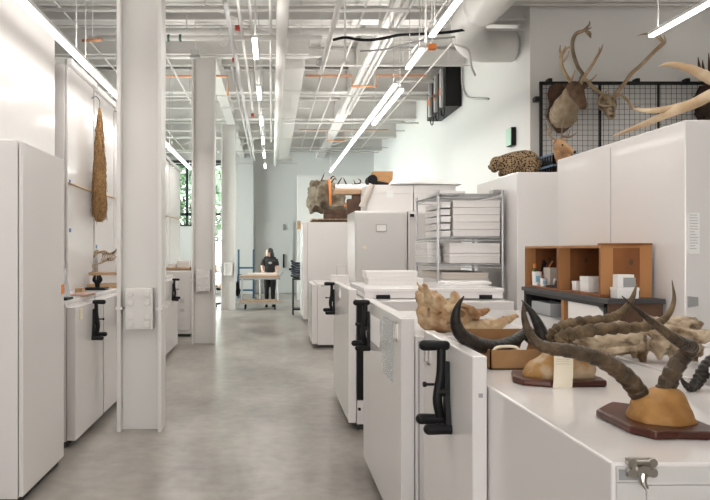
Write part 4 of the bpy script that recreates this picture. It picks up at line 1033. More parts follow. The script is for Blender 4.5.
# ================================================================== right bay: grid, mounts, antlers
t = thing('wire_grid_panel', 'black framed wire grid on the right wall carrying mounted heads', 'wire grid', (5.4, 10.36, 3.2))
gx0, gx1, gz0, gz1, gy = 3.87, 7.2, 2.2, 4.0, 10.36
def bar(m, x0, x1, z0, z1): return m.box(x0, x1, gy - 0.016, gy + 0.016, z0, z1)
m = MB(); bar(m, gx0 - 0.02, gx1, gz1 - 0.022, gz1 + 0.022); bar(m, gx0 - 0.02, gx0 + 0.02, gz0, gz1); bar(m, gx0, gx1, gz0 - 0.02, gz0 + 0.02)
m.build('frame', M['blackm'], t)
m = MB()
for x in (4.72, 5.56, 6.4): bar(m, x - 0.012, x + 0.012, gz0, gz1)
m.build('divider', M['blackm'], t)
m = MB(); x = gx0 + 0.075
while x < gx1: m.box(x - 0.0022, x + 0.0022, gy - 0.002, gy + 0.002, gz0, gz1); x += 0.075
z = gz0 + 0.075
while z < gz1: m.box(gx0, gx1, gy - 0.002, gy + 0.002, z - 0.0022, z + 0.0022); z += 0.075
m.build('mesh', M['blackm'], t)
for x in (4.0, 4.36 + 0.9, 5.98, 6.73): MB().box(x - 0.03, x + 0.03, gy - 0.02, YP, gz1 + 0.0, gz1 + 0.07).build('clamp', M['blackm'], t, bevel=0.008)
MB().box(gx0 - 0.09, gx0, gy - 0.02, YP, 3.74, 3.81).build('clamp', M['blackm'], t, bevel=0.008)

def apts(l): return [Wp(p) for p in l]
def antler(name, paths, m, parent, n=6, seg=9):
    mb = MB()
    for p in paths: mb.tube(apts(p), seg=seg, n=n, flat=0.85)
    return mb.build(name, m, parent, smooth=True)
# caribou shoulder mount
t = thing('caribou_mount', 'mounted antlered caribou head on dark shield, hung on the wire grid', 'animal head mount', W(565, 110, 10.3), 'mounted heads on the wire grid')
c = Vector(W(562, 108, 10.3)); k = 1 / 69.9
sh = [(-12, 22), (-6, 25), (2, 24), (10, 25), (15, 20), (14, 6), (16, -8), (10, -18), (2, -25), (-4, -25), (-10, -17), (-15, -8), (-12, 4), (-14, 14)]
MB().prism([(a * k, b * k) for a, b in sh], (c.x, 10.30, c.z), (1, 0, 0), (0, 0, 1), (0, 0.04, 0)).build('shield_plaque', M['woodd'], t, bevel=0.01)
m = MB()
m.tube(apts([(563, 118, 10.30, .19), (564, 112, 10.18, .185), (568, 103, 10.02, .16), (572, 95, 9.92, .125), (575, 90, 9.88, .11)]), seg=18, n=4)
organic('neck', m, M['fur'], t, voxel=0.015, smooth=4, rough=0.012, rscale=14)
m = MB()
m.tube(apts([(573, 88, 9.92, .10), (576, 91, 9.80, .105), (579, 97, 9.70, .08), (582, 103, 9.62, .062), (583, 106, 9.60, .055)]), seg=16, n=4)
m.ell(W(583, 106, 9.60), (.055, .06, .05))
cut = MB().ell(W(578, 93, 9.66), (.014, .03, .016)).ell(W(585, 106, 9.545), (.012, .02, .012))
h = organic('head', m, M['furd'], t, voxel=0.011, cut=cut, smooth=3, rough=0.003, rscale=30)
MB().ell(W(578.2, 93, 9.70), (.014, .014, .014), 10, 8).build('eye', M['black'], h, smooth=True)
for (a, b) in (((571, 88, 9.92), (563, 84.5, 9.95)), ((579, 87, 9.92), (588, 86, 9.95))):
    MB().tube([W(*a) + (.02,), tuple((Vector(W(*a)) + Vector(W(*b))) / 2) + (.045,), W(*b) + (.008,)], seg=10, n=4, flat=0.5).build('ear', M['furd'], h, smooth=True)
antler('antler', [[(574, 86, 9.9, .028), (568, 78, 9.95, .026), (562.5, 67.5, 10.0, .024), (561, 57, 10.0, .023), (564, 51, 9.98, .022), (566, 46, 9.95, .008)],
                  [(562, 58, 10, .02), (560, 50, 10, .014), (560.5, 45, 10, .005)], [(565, 50, 9.98, .018), (569, 47, 9.9, .012), (570.5, 48.5, 9.85, .005)],
                  [(571, 82, 9.9, .018), (573, 76, 9.8, .013), (575, 70.5, 9.75, .005)], [(563, 62, 10, .016), (567, 57, 9.95, .014), (569, 51, 9.95, .005)]], M['antler'], t)
antler('antler', [[(578, 86, 9.9, .03), (583, 76, 9.95, .028), (578, 67, 10.0, .027), (573.5, 54, 10.02, .026), (572.5, 42, 10.0, .027), (576, 34, 9.95, .028), (583, 31, 9.9, .024), (588, 29, 9.88, .014)],
                  [(583, 31, 9.9, .02), (589, 25, 9.85, .014), (589.5, 21, 9.84, .005)], [(585, 30.5, 9.9, .018), (590, 33, 9.84, .016), (590.5, 38, 9.82, .005)], [(588, 29, 9.88, .014), (591.5, 27.5, 9.84, .005)],
                  [(586, 32, 9.9, .014), (590.5, 37, 9.85, .01), (591, 38, 9.84, .004)]], M['antlerd'], t)
antler('antler', [[(580, 85, 9.88, .027), (585, 76, 9.85, .025), (591, 67, 9.82, .023), (597, 57, 9.8, .02), (601, 50, 9.8, .016), (603, 44, 9.8, .005)],
                  [(599, 53, 9.8, .014), (599.5, 47, 9.8, .005)], [(583, 81, 9.86, .016), (591, 80, 9.7, .014), (597, 74, 9.65, .005)]], M['antler'], t)
# caribou skull with wide antlers
t = thing('antlered_skull', 'bare antlered skull hung on the wire grid, one beam reaching up right', 'antlers', W(608, 105, 10.2), 'mounted heads on the wire grid')
m = MB().ell(W(608, 103, 10.22), (.11, .12, .12), bump=0.2).tube(apts([(608, 104, 10.15, .09), (610, 112, 10.05, .07), (612, 118, 10.0, .045)]), seg=12, n=3).ell(W(602, 106, 10.2), (.05, .06, .07)).ell(W(613, 107, 10.2), (.05, .06, .07))
cut = MB().ell(W(604, 106, 10.02), (.03, .06, .03)).ell(W(612, 107, 10.02), (.03, .06, .03)).ell(W(611, 116, 9.95), (.025, .06, .035))
organic('skull_bone', m, M['bonew'], t, voxel=0.011, cut=cut, smooth=3, rough=0.01, rscale=16)
antler('antler', [[(606, 98, 10.15, .03), (600, 93, 10.12, .028), (592, 86, 10.1, .027), (586, 80, 10.1, .025), (580, 77, 10.1, .016)],
                  [(602, 95, 10.1, .02), (599, 99, 10.0, .02), (599, 104, 9.95, .018), (604, 106, 9.9, .016), (612, 105, 9.9, .014), (614, 100, 9.92, .008)], [(604, 96, 10.1, .016), (606, 92, 10.0, .014), (609, 90, 9.95, .005)]], M['antler'], t)
antler('antler', [[(612, 99, 10.15, .03), (618, 91, 10.12, .028), (624, 84, 10.1, .028), (631, 74, 10.1, .028), (640, 66, 10.1, .028), (650, 56, 10.1, .028), (657, 49, 10.1, .03), (663, 43, 10.05, .03), (661, 38, 10.05, .016), (659, 34, 10.05, .005)],
                  [(661, 40, 10.05, .02), (652, 34.5, 10.0, .016), (644, 34, 9.98, .013), (637, 36, 9.96, .004)], [(663, 44, 10.05, .025), (665.5, 41, 10, .016), (664, 35, 10.0, .005)],
                  [(614, 97, 10.12, .022), (621, 95, 10.0, .02), (628, 101, 9.92, .018), (632, 108, 9.9, .014), (641, 105, 9.86, .004)], [(632, 107, 9.9, .013), (634, 110, 9.88, .004)]], M['antler'], t)
# dark shaggy head at the right edge
t = thing('shaggy_head_mount', 'dark brown shaggy animal head at the right edge of the wire grid', 'animal head mount', W(715, 105, 10.2), 'mounted heads on the wire grid')
m = MB().ell(W(714, 103, 10.15), (.27, .2, .28), bump=0.3).ell(W(717, 112, 9.95), (.2, .25, .25), bump=0.3).ell(W(722, 122, 9.8), (.16, .2, .2))
organic('head', m, M['furk'], t, voxel=0.018, smooth=2, rough=0.03, rscale=14)
antler('antler', [[(712, 88, 10.15, .04), (704, 78, 10.1, .04), (700, 70, 10.05, .03), (698, 57, 10.0, .005)], [(704, 76, 10.1, .03), (703, 67, 10.05, .02), (702.5, 60, 10.0, .005)], [(712, 86, 10.15, .04), (710, 70, 10.1, .03), (708.5, 53, 10, .005)]], M['woodd'], t)
# antlers lying on the tall cabinet
GA = 'large tan antlers on the tall right cabinet'
t = thing('antler', 'large forked tan antler, two long tines pointing left on tall cabinet', 'antler', W(675, 112, 4.5), GA)
antler('beam', [[(614, 136, 4.95, .006), (630, 129.5, 4.8, .014), (648, 122.5, 4.65, .021), (664, 115.5, 4.52, .025), (680, 109, 4.4, .030), (697, 102, 4.3, .034), (716, 93, 4.2, .036), (735, 92, 4.15, .036), (752, 108, 4.12, .036)],
                [(634, 109, 4.62, .006), (645, 110.5, 4.58, .014), (660, 110, 4.52, .020), (675, 108, 4.45, .026), (688, 105, 4.36, .028)]], M['antler'], t, n=8, seg=12)
t = thing('antler', 'single curved tan antler tine above the forked antler, top right', 'antler', W(700, 75, 4.4), GA)
antler('beam', [[(659, 66, 4.5, .004), (668, 64.5, 4.48, .014), (679, 65.5, 4.45, .021), (692, 69.5, 4.42, .028), (705, 76, 4.4, .034), (722, 84, 4.38, .038), (742, 94, 4.36, .04), (760, 112, 4.35, .04)]], M['antler'], t, n=8, seg=12)

def DW(px, py, D): return W(px, py, D - 2.22)
def dapts(l): return [W(p[0], p[1], p[2] - 2.22) + (p[3] * 0.78,) for p in l]
# brown deer head
t = thing('deer_mount', 'russet brown deer head with small antlers, standing beside the black crates on the tall cabinet', 'animal head mount', W(563, 172, 7.88))
m = MB().tube(dapts([(567, 172.6, 10.22, .15), (566, 164, 10.17, .12), (561, 154, 10.08, .095), (558.5, 147, 10.0, .082)]), seg=14, n=4)
organic('neck', m, M['deerf'], t, voxel=0.011, smooth=3, rough=0.006)
m = MB().tube(dapts([(556, 144, 10.0, .075), (561, 145.5, 9.97, .078), (567, 149, 9.93, .055), (572, 152, 9.9, .04), (574, 152.5, 9.89, .034)]), seg=14, n=4)
cut = MB().ell(DW(574.5, 150.5, 9.86), (.008, .016, .006))
h = organic('head', m, M['deerf'], t, voxel=0.009, cut=cut, smooth=3)
MB().ell(DW(562.5, 145, 9.90), (.011, .011, .011), 10, 8).build('eye', M['black'], h, smooth=True)
MB().ell(DW(574.5, 152, 9.88), (.017, .023, .017), 10, 8).build('nose', M['black'], h, smooth=True)
for (a, b) in (((555, 142, 9.98), (552.5, 139, 10.05)), ((558, 141, 10.0), (566, 139.5, 10.08))):
    MB().tube([DW(*a) + (.016,), tuple((Vector(DW(*a)) + Vector(DW(*b))) / 2) + (.024,), DW(*b) + (.005,)], seg=10, n=4, flat=0.5).build('ear', M['deerf'], h, smooth=True)
antler('antler', [[(556, 141, 7.78, 0.0125), (551.5, 137, 7.78, 0.0117), (547.5, 129, 7.76, 0.0101), (547, 121, 7.73, 0.0031)], [(550, 135, 7.78, 0.0086), (552, 128, 7.73, 0.0031)], [(548, 130, 7.76, 0.0078), (552.5, 122, 7.73, 0.0023)]], M['antlerd'], t)
antler('antler', [[(559, 141, 7.78, 0.0125), (562, 137, 7.78, 0.0117), (570, 137, 7.76, 0.0101), (577, 132.5, 7.73, 0.0031)], [(562, 137, 7.78, 0.0094), (562, 128, 7.73, 0.007), (564, 120, 7.71, 0.0023)], [(568, 137, 7.76, 0.0078), (570, 130, 7.73, 0.0023)]], M['antlerd'], t)

# ================================================================== leopard and crates on the tall cabinet
def LP(px, py, dy=0): 
    p = W(px, py, 8.5); return (p[0], 8.5 + dy, p[2])
t = thing('leopard', 'spotted leopard crouching on the tall white cabinet, head over its edge', 'stuffed leopard', LP(515, 172))
m = MB()
m.tube([LP(537, 168) + (.09,), LP(528, 163) + (.145,), LP(520, 162) + (.135,), LP(511, 163) + (.125,), LP(504, 164) + (.11,), LP(500, 164.5) + (.10,)], seg=16, n=4)
m.ell(LP(497, 163.5), (.085, .085, .085)).ell(LP(493, 167), (.06, .055, .042)).ell(LP(494.5, 170.5), (.04, .045, .028))
for sg in (-1, 1):
    m.ell(LP(529, 166, sg * .09), (.12, .06, .11)).tube([LP(531, 170, sg * .12) + (.05,), LP(524, 172.5, sg * .13) + (.035,), LP(520, 172.8, sg * .13) + (.03,)], seg=10, n=3)
    m.tube([LP(508, 167, sg * .08) + (.06,), LP(509, 171, sg * .10) + (.042,), LP(503.5, 173, sg * .10) + (.035,), LP(501, 173.3, sg * .10) + (.03,)], seg=10, n=3)
    m.ell(LP(500, 158, sg * .06), (.022, .025, .028))
m.tube([LP(537, 168) + (.045,), LP(541, 170, .1) + (.035,), LP(538, 172.5, .24) + (.03,)], seg=8, n=3)
cut = MB().ell(LP(490.8, 170, 0), (.035, .04, .007)).ell(LP(494.5, 163.5, -.075), (.013, .02, .01)).ell(LP(494.5, 163.5, .075), (.013, .02, .01))
b = organic('body', m, M['leopard'], t, voxel=0.012, cut=cut, smooth=3)
for sg in (-1, 1): MB().ell(LP(495, 163.5, sg * .062), (.011, .011, .011), 10, 8).build('eye', M['black'], b, smooth=True)
MB().ell(LP(489, 166.3), (.014, .02, .012), 10, 8).build('nose', M['black'], b, smooth=True)
for k, l in enumerate(('lower', 'upper')):
    z0 = 2.4345 + 0.125 * k; x0, x1, y0, y1 = 3.13, 3.5, 8.02, 8.62
    t = thing('plastic_crate', f'{l} black plastic crate with pale blue rim behind the leopard', 'crate', (x0 + 0.2, 8.0, z0), 'black crates on the tall cabinet')
    m = MB().box(x0, x1, y0, y1, z0, z0 + 0.01)
    for (a, b2, c2, d) in ((x0, x0 + 0.01, y0, y1), (x1 - 0.01, x1, y0, y1), (x0, x1, y0, y0 + 0.01), (x0, x1, y1 - 0.01, y1)):
        m.box(a, b2, c2, d, z0, z0 + 0.03)
    y = y0
    while y < y1 - 0.02:
        m.box(x0, x0 + 0.01, y, y + 0.035, z0 + 0.03, z0 + 0.10).box(x1 - 0.01, x1, y, y + 0.035, z0 + 0.03, z0 + 0.10); y += 0.075
    m.box(x0, x1, y0, y0 + 0.01, z0 + 0.03, z0 + 0.10).box(x0, x1, y1 - 0.01, y1, z0 + 0.03, z0 + 0.10)
    m.build('crate_body', M['black'], t)
    m = MB()
    for (a, b2, c2, d) in ((x0 - 0.008, x0 + 0.012, y0 - 0.008, y1), (x1 - 0.012, x1 + 0.008, y0, y1), (x0, x1, y0 - 0.008, y0 + 0.012), (x0, x1, y1 - 0.012, y1)):
        m.box(a, b2, c2, d, z0 + 0.10, z0 + 0.122)
    m.build('rim', mat('blue_rim', (0.13, 0.22, 0.33), 0.4), t)

# ================================================================== things on the far cabinets
t = thing('strapped_bundle', 'big olive hide bundle tied with orange straps on tall far cabinet', 'bundle', W(327, 214, 16.6))
D0 = 16.6; s0 = F / D0
m = MB()
rr = random.Random(11)
for (px, py, rx, rz, dy) in ((322, 198, 13, 14, 0), (331, 197, 13, 15, .1), (316, 196, 8, 15, .15), (326, 206, 16, 8, 0), (338, 203, 8, 9, 0.1), (328, 188, 10, 7, .2), (335, 208, 12, 6, -.15), (313, 205, 6, 8, 0)):
    m.ell(px3(px, py, dy), (rx / s0, .32, rz / s0), bump=0.55, bs=9)
for k in range(9):
    a = rr.uniform(0, 6.28); m.tube([tuple(px3(318 + 14 * rr.random(), 186 + 6 * rr.random(), -.25)) + (.04,), tuple(px3(316 + 20 * rr.random(), 198, -.36)) + (.05,), tuple(px3(314 + 24 * rr.random(), 209, -.3)) + (.03,)], seg=8, n=3)
organic('hide', m, M['canvas'], t, voxel=0.03, smooth=2, rough=0.05, rscale=5)
MB().tube([tuple(px3(329, 180, -.05)), tuple(px3(328.6, 183, -.32)), tuple(px3(328.6, 195, -.42)), tuple(px3(329, 206, -.40))], 0.03, seg=6, n=3).build('orange_strap', M['orange'], t)
MB().tube([tuple(px3(342, 208, -.34)), tuple(px3(348, 204, -.34)), tuple(px3(354, 202.5, -.3))], 0.028, seg=6, n=3).build('orange_strap', M['orange'], t)
m = MB()
for pts in ([(320, 184), (323, 177), (325, 172)], [(319, 183), (316, 179)], [(331, 183), (335, 178), (337, 180)], [(330, 180), (333, 176), (336, 177)], [(337, 186), (341, 179), (343, 177)], [(347, 184), (345, 180), (344, 177)], [(356, 184), (354, 179)], [(352, 184), (360, 183), (361, 180), (358, 178)]):
    m.tube([tuple(px3(a, b, 0.1)) + (0.018 if i < len(pts) - 1 else 0.005,) for i, (a, b) in enumerate(pts)], seg=6, n=3)
m.build('thin_horns', M['woodd'], t, smooth=True)
t = thing('wooden_pallet', 'low wooden pallet under the strapped bundle', 'pallet', (1.35, 16.6, 2.22))
for y in (16.05, 16.5, 16.95): MB().box(0.9, 1.70, y, y + 0.09, 2.222, 2.27).build('runner', M['woodd'], t)
for k in range(6): MB().box(0.88 + k * 0.14, 0.99 + k * 0.14, 16.02, 17.1, 2.27, 2.30).build('slat', M['wood'], t, bevel=0.004)
for k, (z, l) in enumerate(((2.30, 'lower'), (2.40, 'upper'))):
    tag(MB().box(1.15, 1.75, 16.0, 16.12, z + 0.002, z + 0.1).build('wooden_block', M['woodd'], bevel=0.006), f'{l} dark wooden block in front of the strapped bundle', 'wood block', 'dark blocks by the bundle')
GBX = 'beige boxes on the tall grey cabinets'
carton('storage_box', 'large beige box on the label card cabinet', 1.60, 2.385, 12.15, 12.9, 2.251, 2.70, 'card', GBX)
carton('storage_box', 'large beige box behind the wire rack, right of its neighbour', 2.395, 3.1, 12.15, 12.9, 2.251, 2.70, 'card', GBX)
MB().box(1.93, 2.05, 12.144, 12.152, 2.48, 2.60).build('label_patch', M['paper'], [o for o in bpy.data.objects if o.name.startswith('storage_box')][0])
t = thing('plastic_sheet', 'crumpled white plastic sheet draped over the beige boxes', 'sheet', (2.5, 12.4, 2.70))
m = MB(); vs = []; fs = []; nx, ny = 46, 24
for j in range(ny):
    for i in range(nx):
        x = 2.0 + 1.2 * i / (nx - 1); y = 12.12 + 0.46 * j / (ny - 1)
        hgt = 0.05 + 0.13 * max(0, 1 - abs(i / (nx - 1) - 0.35) * 1.9) + 0.05 * noise.noise(Vector((x * 5, y * 5, 1)))
        e = min(i, nx - 1 - i, j, ny - 1 - j) / 3.0
        vs.append((x, y, 2.705 + max(0.004, hgt * min(1, e))))
for j in range(ny - 1):
    for i in range(nx - 1): fs.append((j * nx + i, j * nx + i + 1, (j + 1) * nx + i + 1, (j + 1) * nx + i))
o = m.add(vs, fs).build('sheet', M['paper'], t, smooth=True)
so2 = o.modifiers.new('thick', 'SOLIDIFY'); so2.thickness = 0.004
carton('cardboard_carton', 'small orange brown carton on the beige box, behind the white sheet', 1.78, 2.12, 12.62, 12.9, 2.702, 2.98, 'kraft')
t = thing('black_roll', 'black rolled end of cloth at the left of the beige boxes', 'roll', W(368, 182, 12.3))
MB().tube([(1.70, 12.16, 2.79, .085), (1.70, 12.5, 2.79, .085)], seg=18).build('roll', M['rubber'], t)
MB().tube([(1.76, 12.25, 2.745, .04), (1.88, 12.25, 2.735, .03), (1.98, 12.25, 2.725, .02)], seg=10, n=3).build('loose_end', M['rubber'], t, smooth=True)
t = tag(MB().tube([W(361.5, 207, 12.07) + (.05,), W(372, 184.5, 12.07) + (.05,)], seg=14).build('cardboard_tube', M['beige']), 'grey beige tube leaning against the beige box', 'tube')
for k, (a, b, z, l) in enumerate(((1.42, 1.60, 2.50, 'taller'), (1.36, 1.50, 2.42, 'shorter'))):
    tag(MB().box(a + (0.03 if k == 0 else -0.0), b - (0 if k == 0 else 0.045), 12.95, 13.15, 2.251, z + 0.10).build('wooden_block', M['woodd'], bevel=0.008), f'{l} chocolate brown block under the plank on the grey cabinets', 'wood block', 'brown blocks under the plank')
t = tag(MB().box(1.12, 1.80, 12.92, 13.18, 2.602, 2.655 + 0.02).build('plank', M['wood'], bevel=0.004), 'pale wooden plank on the brown blocks beside the strapped bundle', 'plank')
t = tag(MB().tube([(1.15, 13.05, 2.73, .055), (1.75, 13.05, 2.73, .055)], seg=16).build('paper_roll', M['paper']), 'white paper roll lying on the wooden plank', 'paper roll')
# dark trolley with black tubes beside the far tall cabinet
t = thing('trolley', 'dark wheeled stand with black tubes beside the farthest tall cabinet', 'trolley', (0.6, 17.9, 0))
m = MB()
for (x, y) in ((0.52, 17.7), (0.74, 17.7), (0.52, 18.05), (0.74, 18.05)): m.tube([(x, y, 0.08), (x, y, 0.9)], 0.02, seg=8)
m.box(0.5, 0.76, 17.68, 18.07, 0.12, 0.16).box(0.5, 0.76, 17.68, 18.07, 0.86, 0.9)
m.build('frame', M['blackm'], t)
for k in range(7):
    z = 0.92 + 0.06 * k
    MB().tube([(0.48 + 0.02 * (k % 2), 17.68, z + 0.05, .028), (0.60, 17.8, z, .028), (0.74, 17.9, z - 0.02, .028)], seg=8, n=3, round_end=True).build('black_tube', mat('dark_blue_tube', (0.02, 0.025, 0.045), 0.4) if k == 0 else bpy.data.materials['dark_blue_tube'], t, smooth=True)
for (x, y) in ((0.52, 17.7), (0.74, 17.7), (0.52, 18.05), (0.74, 18.05)): MB().tube([(x - 0.015, y, 0.045), (x + 0.015, y, 0.045)], 0.045, seg=14).build('wheel', M['rubber'], t)
# ================================================================== left counter things
ZL = 1.1905
t = thing('sheet_holder', 'clear plastic sheet leaning at the near end of the left counter', 'sign holder', (-1.75, 6.2, ZL))
MB().prism([(-1.80, 0.0), (-1.70, 0.0), (-1.795, 0.42), (-1.80, 0.42)], (0, 6.1, ZL), (1, 0, 0), (0, 0, 1), (0, 0.01, 0)).build('clear_sheet', M['plastic'], t)
MB().box(-1.81, -1.66, 6.05, 6.2, ZL, ZL + 0.012).build('foot', M['plastic'], t)
tag(MB().box(-1.80, -1.665, 5.85, 6.03, ZL, ZL + 0.018).build('notebook', M['black'], bevel=0.003), 'thin black notebook at the near end of the left counter', 'notebook')
tag(MB().box(-1.80, -1.62, 6.3, 6.62, ZL, ZL + 0.02).build('clipboard', mat('dusty_pink_cover', (0.42, 0.27, 0.22), 0.6), bevel=0.003), 'flat dusty pink board lying on the left counter', 'board')
tag(MB().box(-1.86, -1.79, 6.78, 6.9, ZL, ZL + 0.05).build('wooden_block', M['wood'], bevel=0.004), 'small wooden block on the left counter', 'wood block')
# specimen stand with skeleton
t = thing('display_stand', 'low wooden stand on the left counter under the skeleton', 'stand', (-1.83, 7.8, ZL))
MB().box(-2.01, -1.62, 7.82, 8.02, ZL, ZL + 0.04).build('base_board', M['wood'], t, bevel=0.004)
MB().box(-2.0, -1.64, 7.84, 8.0, ZL + 0.135, ZL + 0.165).build('upper_board', M['wood'], t, bevel=0.004)
for x in (-1.97, -1.68): MB().box(x - 0.02, x + 0.02, 7.86, 7.98, ZL + 0.04, ZL + 0.135).build('leg', M['card'], t)
def SK(px, py, dy=0.0):
    p = W(px, py, 7.9); return (p[0], 7.9 + dy, p[2])
t = thing('animal_skeleton', 'small pale bird skeleton standing on the wooden display stand', 'skeleton', SK(98, 271))
m = MB()
m.tube([SK(98, 253) + (.012,), SK(104, 251) + (.012,), SK(111, 254) + (.014,), SK(117, 249) + (.010,), SK(121, 246) + (.006,)], seg=8, n=4)
for k in range(7):
    a = 102 + k * 1.8
    m.tube([SK(a, 252.5, -.01) + (.005,), SK(a + 1.5, 257, -.045) + (.005,), SK(a - 0.5, 261, -.03) + (.004,)], seg=6, n=3)
    m.tube([SK(a, 252.5, .01) + (.005,), SK(a + 1.5, 257, .045) + (.005,), SK(a - 0.5, 261, .03) + (.004,)], seg=6, n=3)
m.tube([SK(102, 261) + (.008,), SK(112, 260) + (.008,), SK(117, 256) + (.006,)], seg=6, n=3)
for sg in (-1, 1):
    m.tube([SK(112, 257, sg * .03) + (.008,), SK(101, 263, sg * .04) + (.007,), SK(93.5, 265, sg * .04) + (.007,), SK(96.5, 270.5, sg * .04) + (.006,), SK(93, 271, sg * .04) + (.005,)], seg=6, n=3)
m.build('bones', M['bonew'], t, smooth=True)
m = MB().ell(SK(97, 252), (.03, .025, .028)).tube([SK(96, 252) + (.022,), SK(94.3, 256) + (.012,), SK(94, 258.5) + (.004,)], seg=8, n=3)
organic('skull', m, M['bonew'], t, voxel=0.006, smooth=2, cut=MB().ell(SK(97, 252, -.03), (.01, .014, .009)))
t = thing('black_claw_stand', 'black clawed holder on a flat black base on the left counter', 'holder', (-1.80, 7.4, ZL))
MB().box(-1.93, -1.70, 7.33, 7.5, ZL, ZL + 0.025).build('base_plate', M['black'], t, bevel=0.004)
m = MB()
cx, cy = -1.80, 7.42
m.tube([(cx, cy, ZL + 0.02, .022), (cx, cy, ZL + 0.07, .03)], seg=10, n=3)
for a in range(5):
    an = a * 1.257
    m.tube([(cx, cy, ZL + 0.06, .016), (cx + 0.04 * math.cos(an), cy + 0.04 * math.sin(an), ZL + 0.10, .014), (cx + 0.03 * math.cos(an), cy + 0.03 * math.sin(an), ZL + 0.15, .006)], seg=8, n=3)
m.build('claw', M['black'], t, smooth=True)
for k, (x0, x1, y, h, l) in enumerate(((-2.01, -1.80, 8.3, 0.36, 'taller white carton behind the skeleton on the left counter'), (-1.79, -1.62, 8.32, 0.22, 'shorter white carton right of the taller one behind the skeleton'))):
    carton('carton', l, x0, x1, y, y + 0.25, ZL, ZL + h, 'card', 'white cartons behind the skeleton')
# straw bundle and twine on the tall cabinets
t = thing('straw_bundle', 'long tapering brown straw bundle hanging on the tall left cabinets', 'straw bundle', (-2.0, 8.16, 2.6))
zt, zb = H + (250 - 108) * 8.16 / F, H + (250 - 222) * 8.16 / F
def BX(px): return (px - 272) * 8.16 / F
xo = 0.0
L_ = zt - zb
m = MB()
prof = [(0, .012), (.1, .028), (.25, .045), (.45, .062), (.65, .075), (.82, .078), (.92, .07), (.98, .05), (1, .03)]
body = [(-1.955 + 0.0 * a, 8.16, zt - L_ * a, r) for a, r in prof]
m.tube(body, seg=20, n=5)
rr = random.Random(4)
for k in range(420):
    a = rr.uniform(0.02, 0.93); an = rr.uniform(0, 6.283)
    i = max(j for j in range(len(prof)) if prof[j][0] <= a); j = min(i + 1, len(prof) - 1)
    f_ = (a - prof[i][0]) / max(prof[j][0] - prof[i][0], 1e-6); r = prof[i][1] + (prof[j][1] - prof[i][1]) * f_
    x = -1.955 + r * math.cos(an) * 1.0; y = 8.16 + r * math.sin(an)
    l = rr.uniform(0.05, 0.13); z = zt - L_ * a
    m.tube([(x, y, z, .004), (x + 0.012 * math.cos(an) + rr.uniform(-.01, .01), y + 0.012 * math.sin(an) + rr.uniform(-.01, .01), z - l, .0025)], seg=4)
m.build('straw', M['straw'], t, smooth=True)
MB().tube([(-1.955, 8.16, zt - 0.02), (-1.955, 8.16, zt + 0.08), (-1.99, 8.16, zt + 0.13), (-2.045, 8.16, zt + 0.11)], 0.007, seg=6, n=4).build('hook', M['grey'], t)
zs = H + (250 - 181) * 7.15 / (272 - 65) * 0 + H * 0
zs = H + (69 / 207.0) * 2.02
t = tag(MB().tube([(-2.035, 7.2, zs), (-2.03, 8.3, zs - 0.015), (-2.03, 9.4, zs + 0.0), (-2.03, 11.5, zs - 0.02), (-2.03, 15.8, zs)], 0.009, seg=6, n=4).build('twine', M['twine']), 'tan twine stretched along the tall left cabinets', 'twine')
# far left counter
t = thing('wooden_tray', 'shallow wooden tray on the counter left of the second column', 'tray', (-1.75, 13.9, 1.22))
m = MB().box(-2.0, -1.52, 13.45, 14.3, 1.221, 1.235).box(-2.0, -1.52, 13.45, 13.47, 1.221, 1.275).box(-2.0, -1.52, 14.28, 14.3, 1.221, 1.275).box(-2.0, -1.98, 13.45, 14.3, 1.221, 1.275).box(-1.54, -1.52, 13.45, 14.3, 1.221, 1.275)
m.build('tray_body', M['wood'], t)
carton('carton', 'pale carton in the wooden tray left of the second column', -1.80, -1.56, 13.6, 13.95, 1.236, 1.40, 'card', 'pale cartons on the far left counter')
carton('carton', 'second pale carton in the wooden tray, farther left', -1.96, -1.82, 13.6, 13.9, 1.236, 1.34, 'card', 'pale cartons on the far left counter')
carton('carton', 'pale carton right of the nearest column on the left counter', -1.98, -1.72, 11.3, 11.7, 1.1905, 1.32, 'card', 'pale cartons on the far left counter')

# ================================================================== far end: table, chair, rack, cart, person
t = thing('work_table', 'table with coloured items by the tall window, between the columns', 'table', (-1.9, 21.6, 0))
MB().box(-2.9, -1.15, 21.2, 22.0, 0.93, 0.97).build('tabletop', M['card'], t, bevel=0.006)
for (x, y) in ((-2.85, 21.25), (-1.22, 21.25), (-2.85, 21.95), (-1.22, 21.95)): MB().box(x - 0.025, x + 0.025, y - 0.025, y + 0.025, 0, 0.93).build('leg', M['blackm'], t)
for k, (x, h, mm, l) in enumerate(((-1.68, .20, M['red'], 'small red jar on the table by the window'), (-1.55, .14, M['paper'], 'small white jar on the table by the window'), (-1.42, .12, gm, 'small green jar on the table by the window'), (-1.30, .16, M['kraft'], 'small brown jar on the table by the window'))):
    t = thing('jar', l, 'jar', (x, 21.4, 0.97), 'jars on the window table')
    MB().tube([(x, 21.4, 0.971), (x, 21.4, 0.97 + h * 0.8)], 0.045, seg=14).build('jar_body', mm, t)
    MB().tube([(x, 21.4, 0.97 + h * 0.8), (x, 21.4, 0.97 + h)], 0.047, seg=14).build('lid', M['greyl'], t)
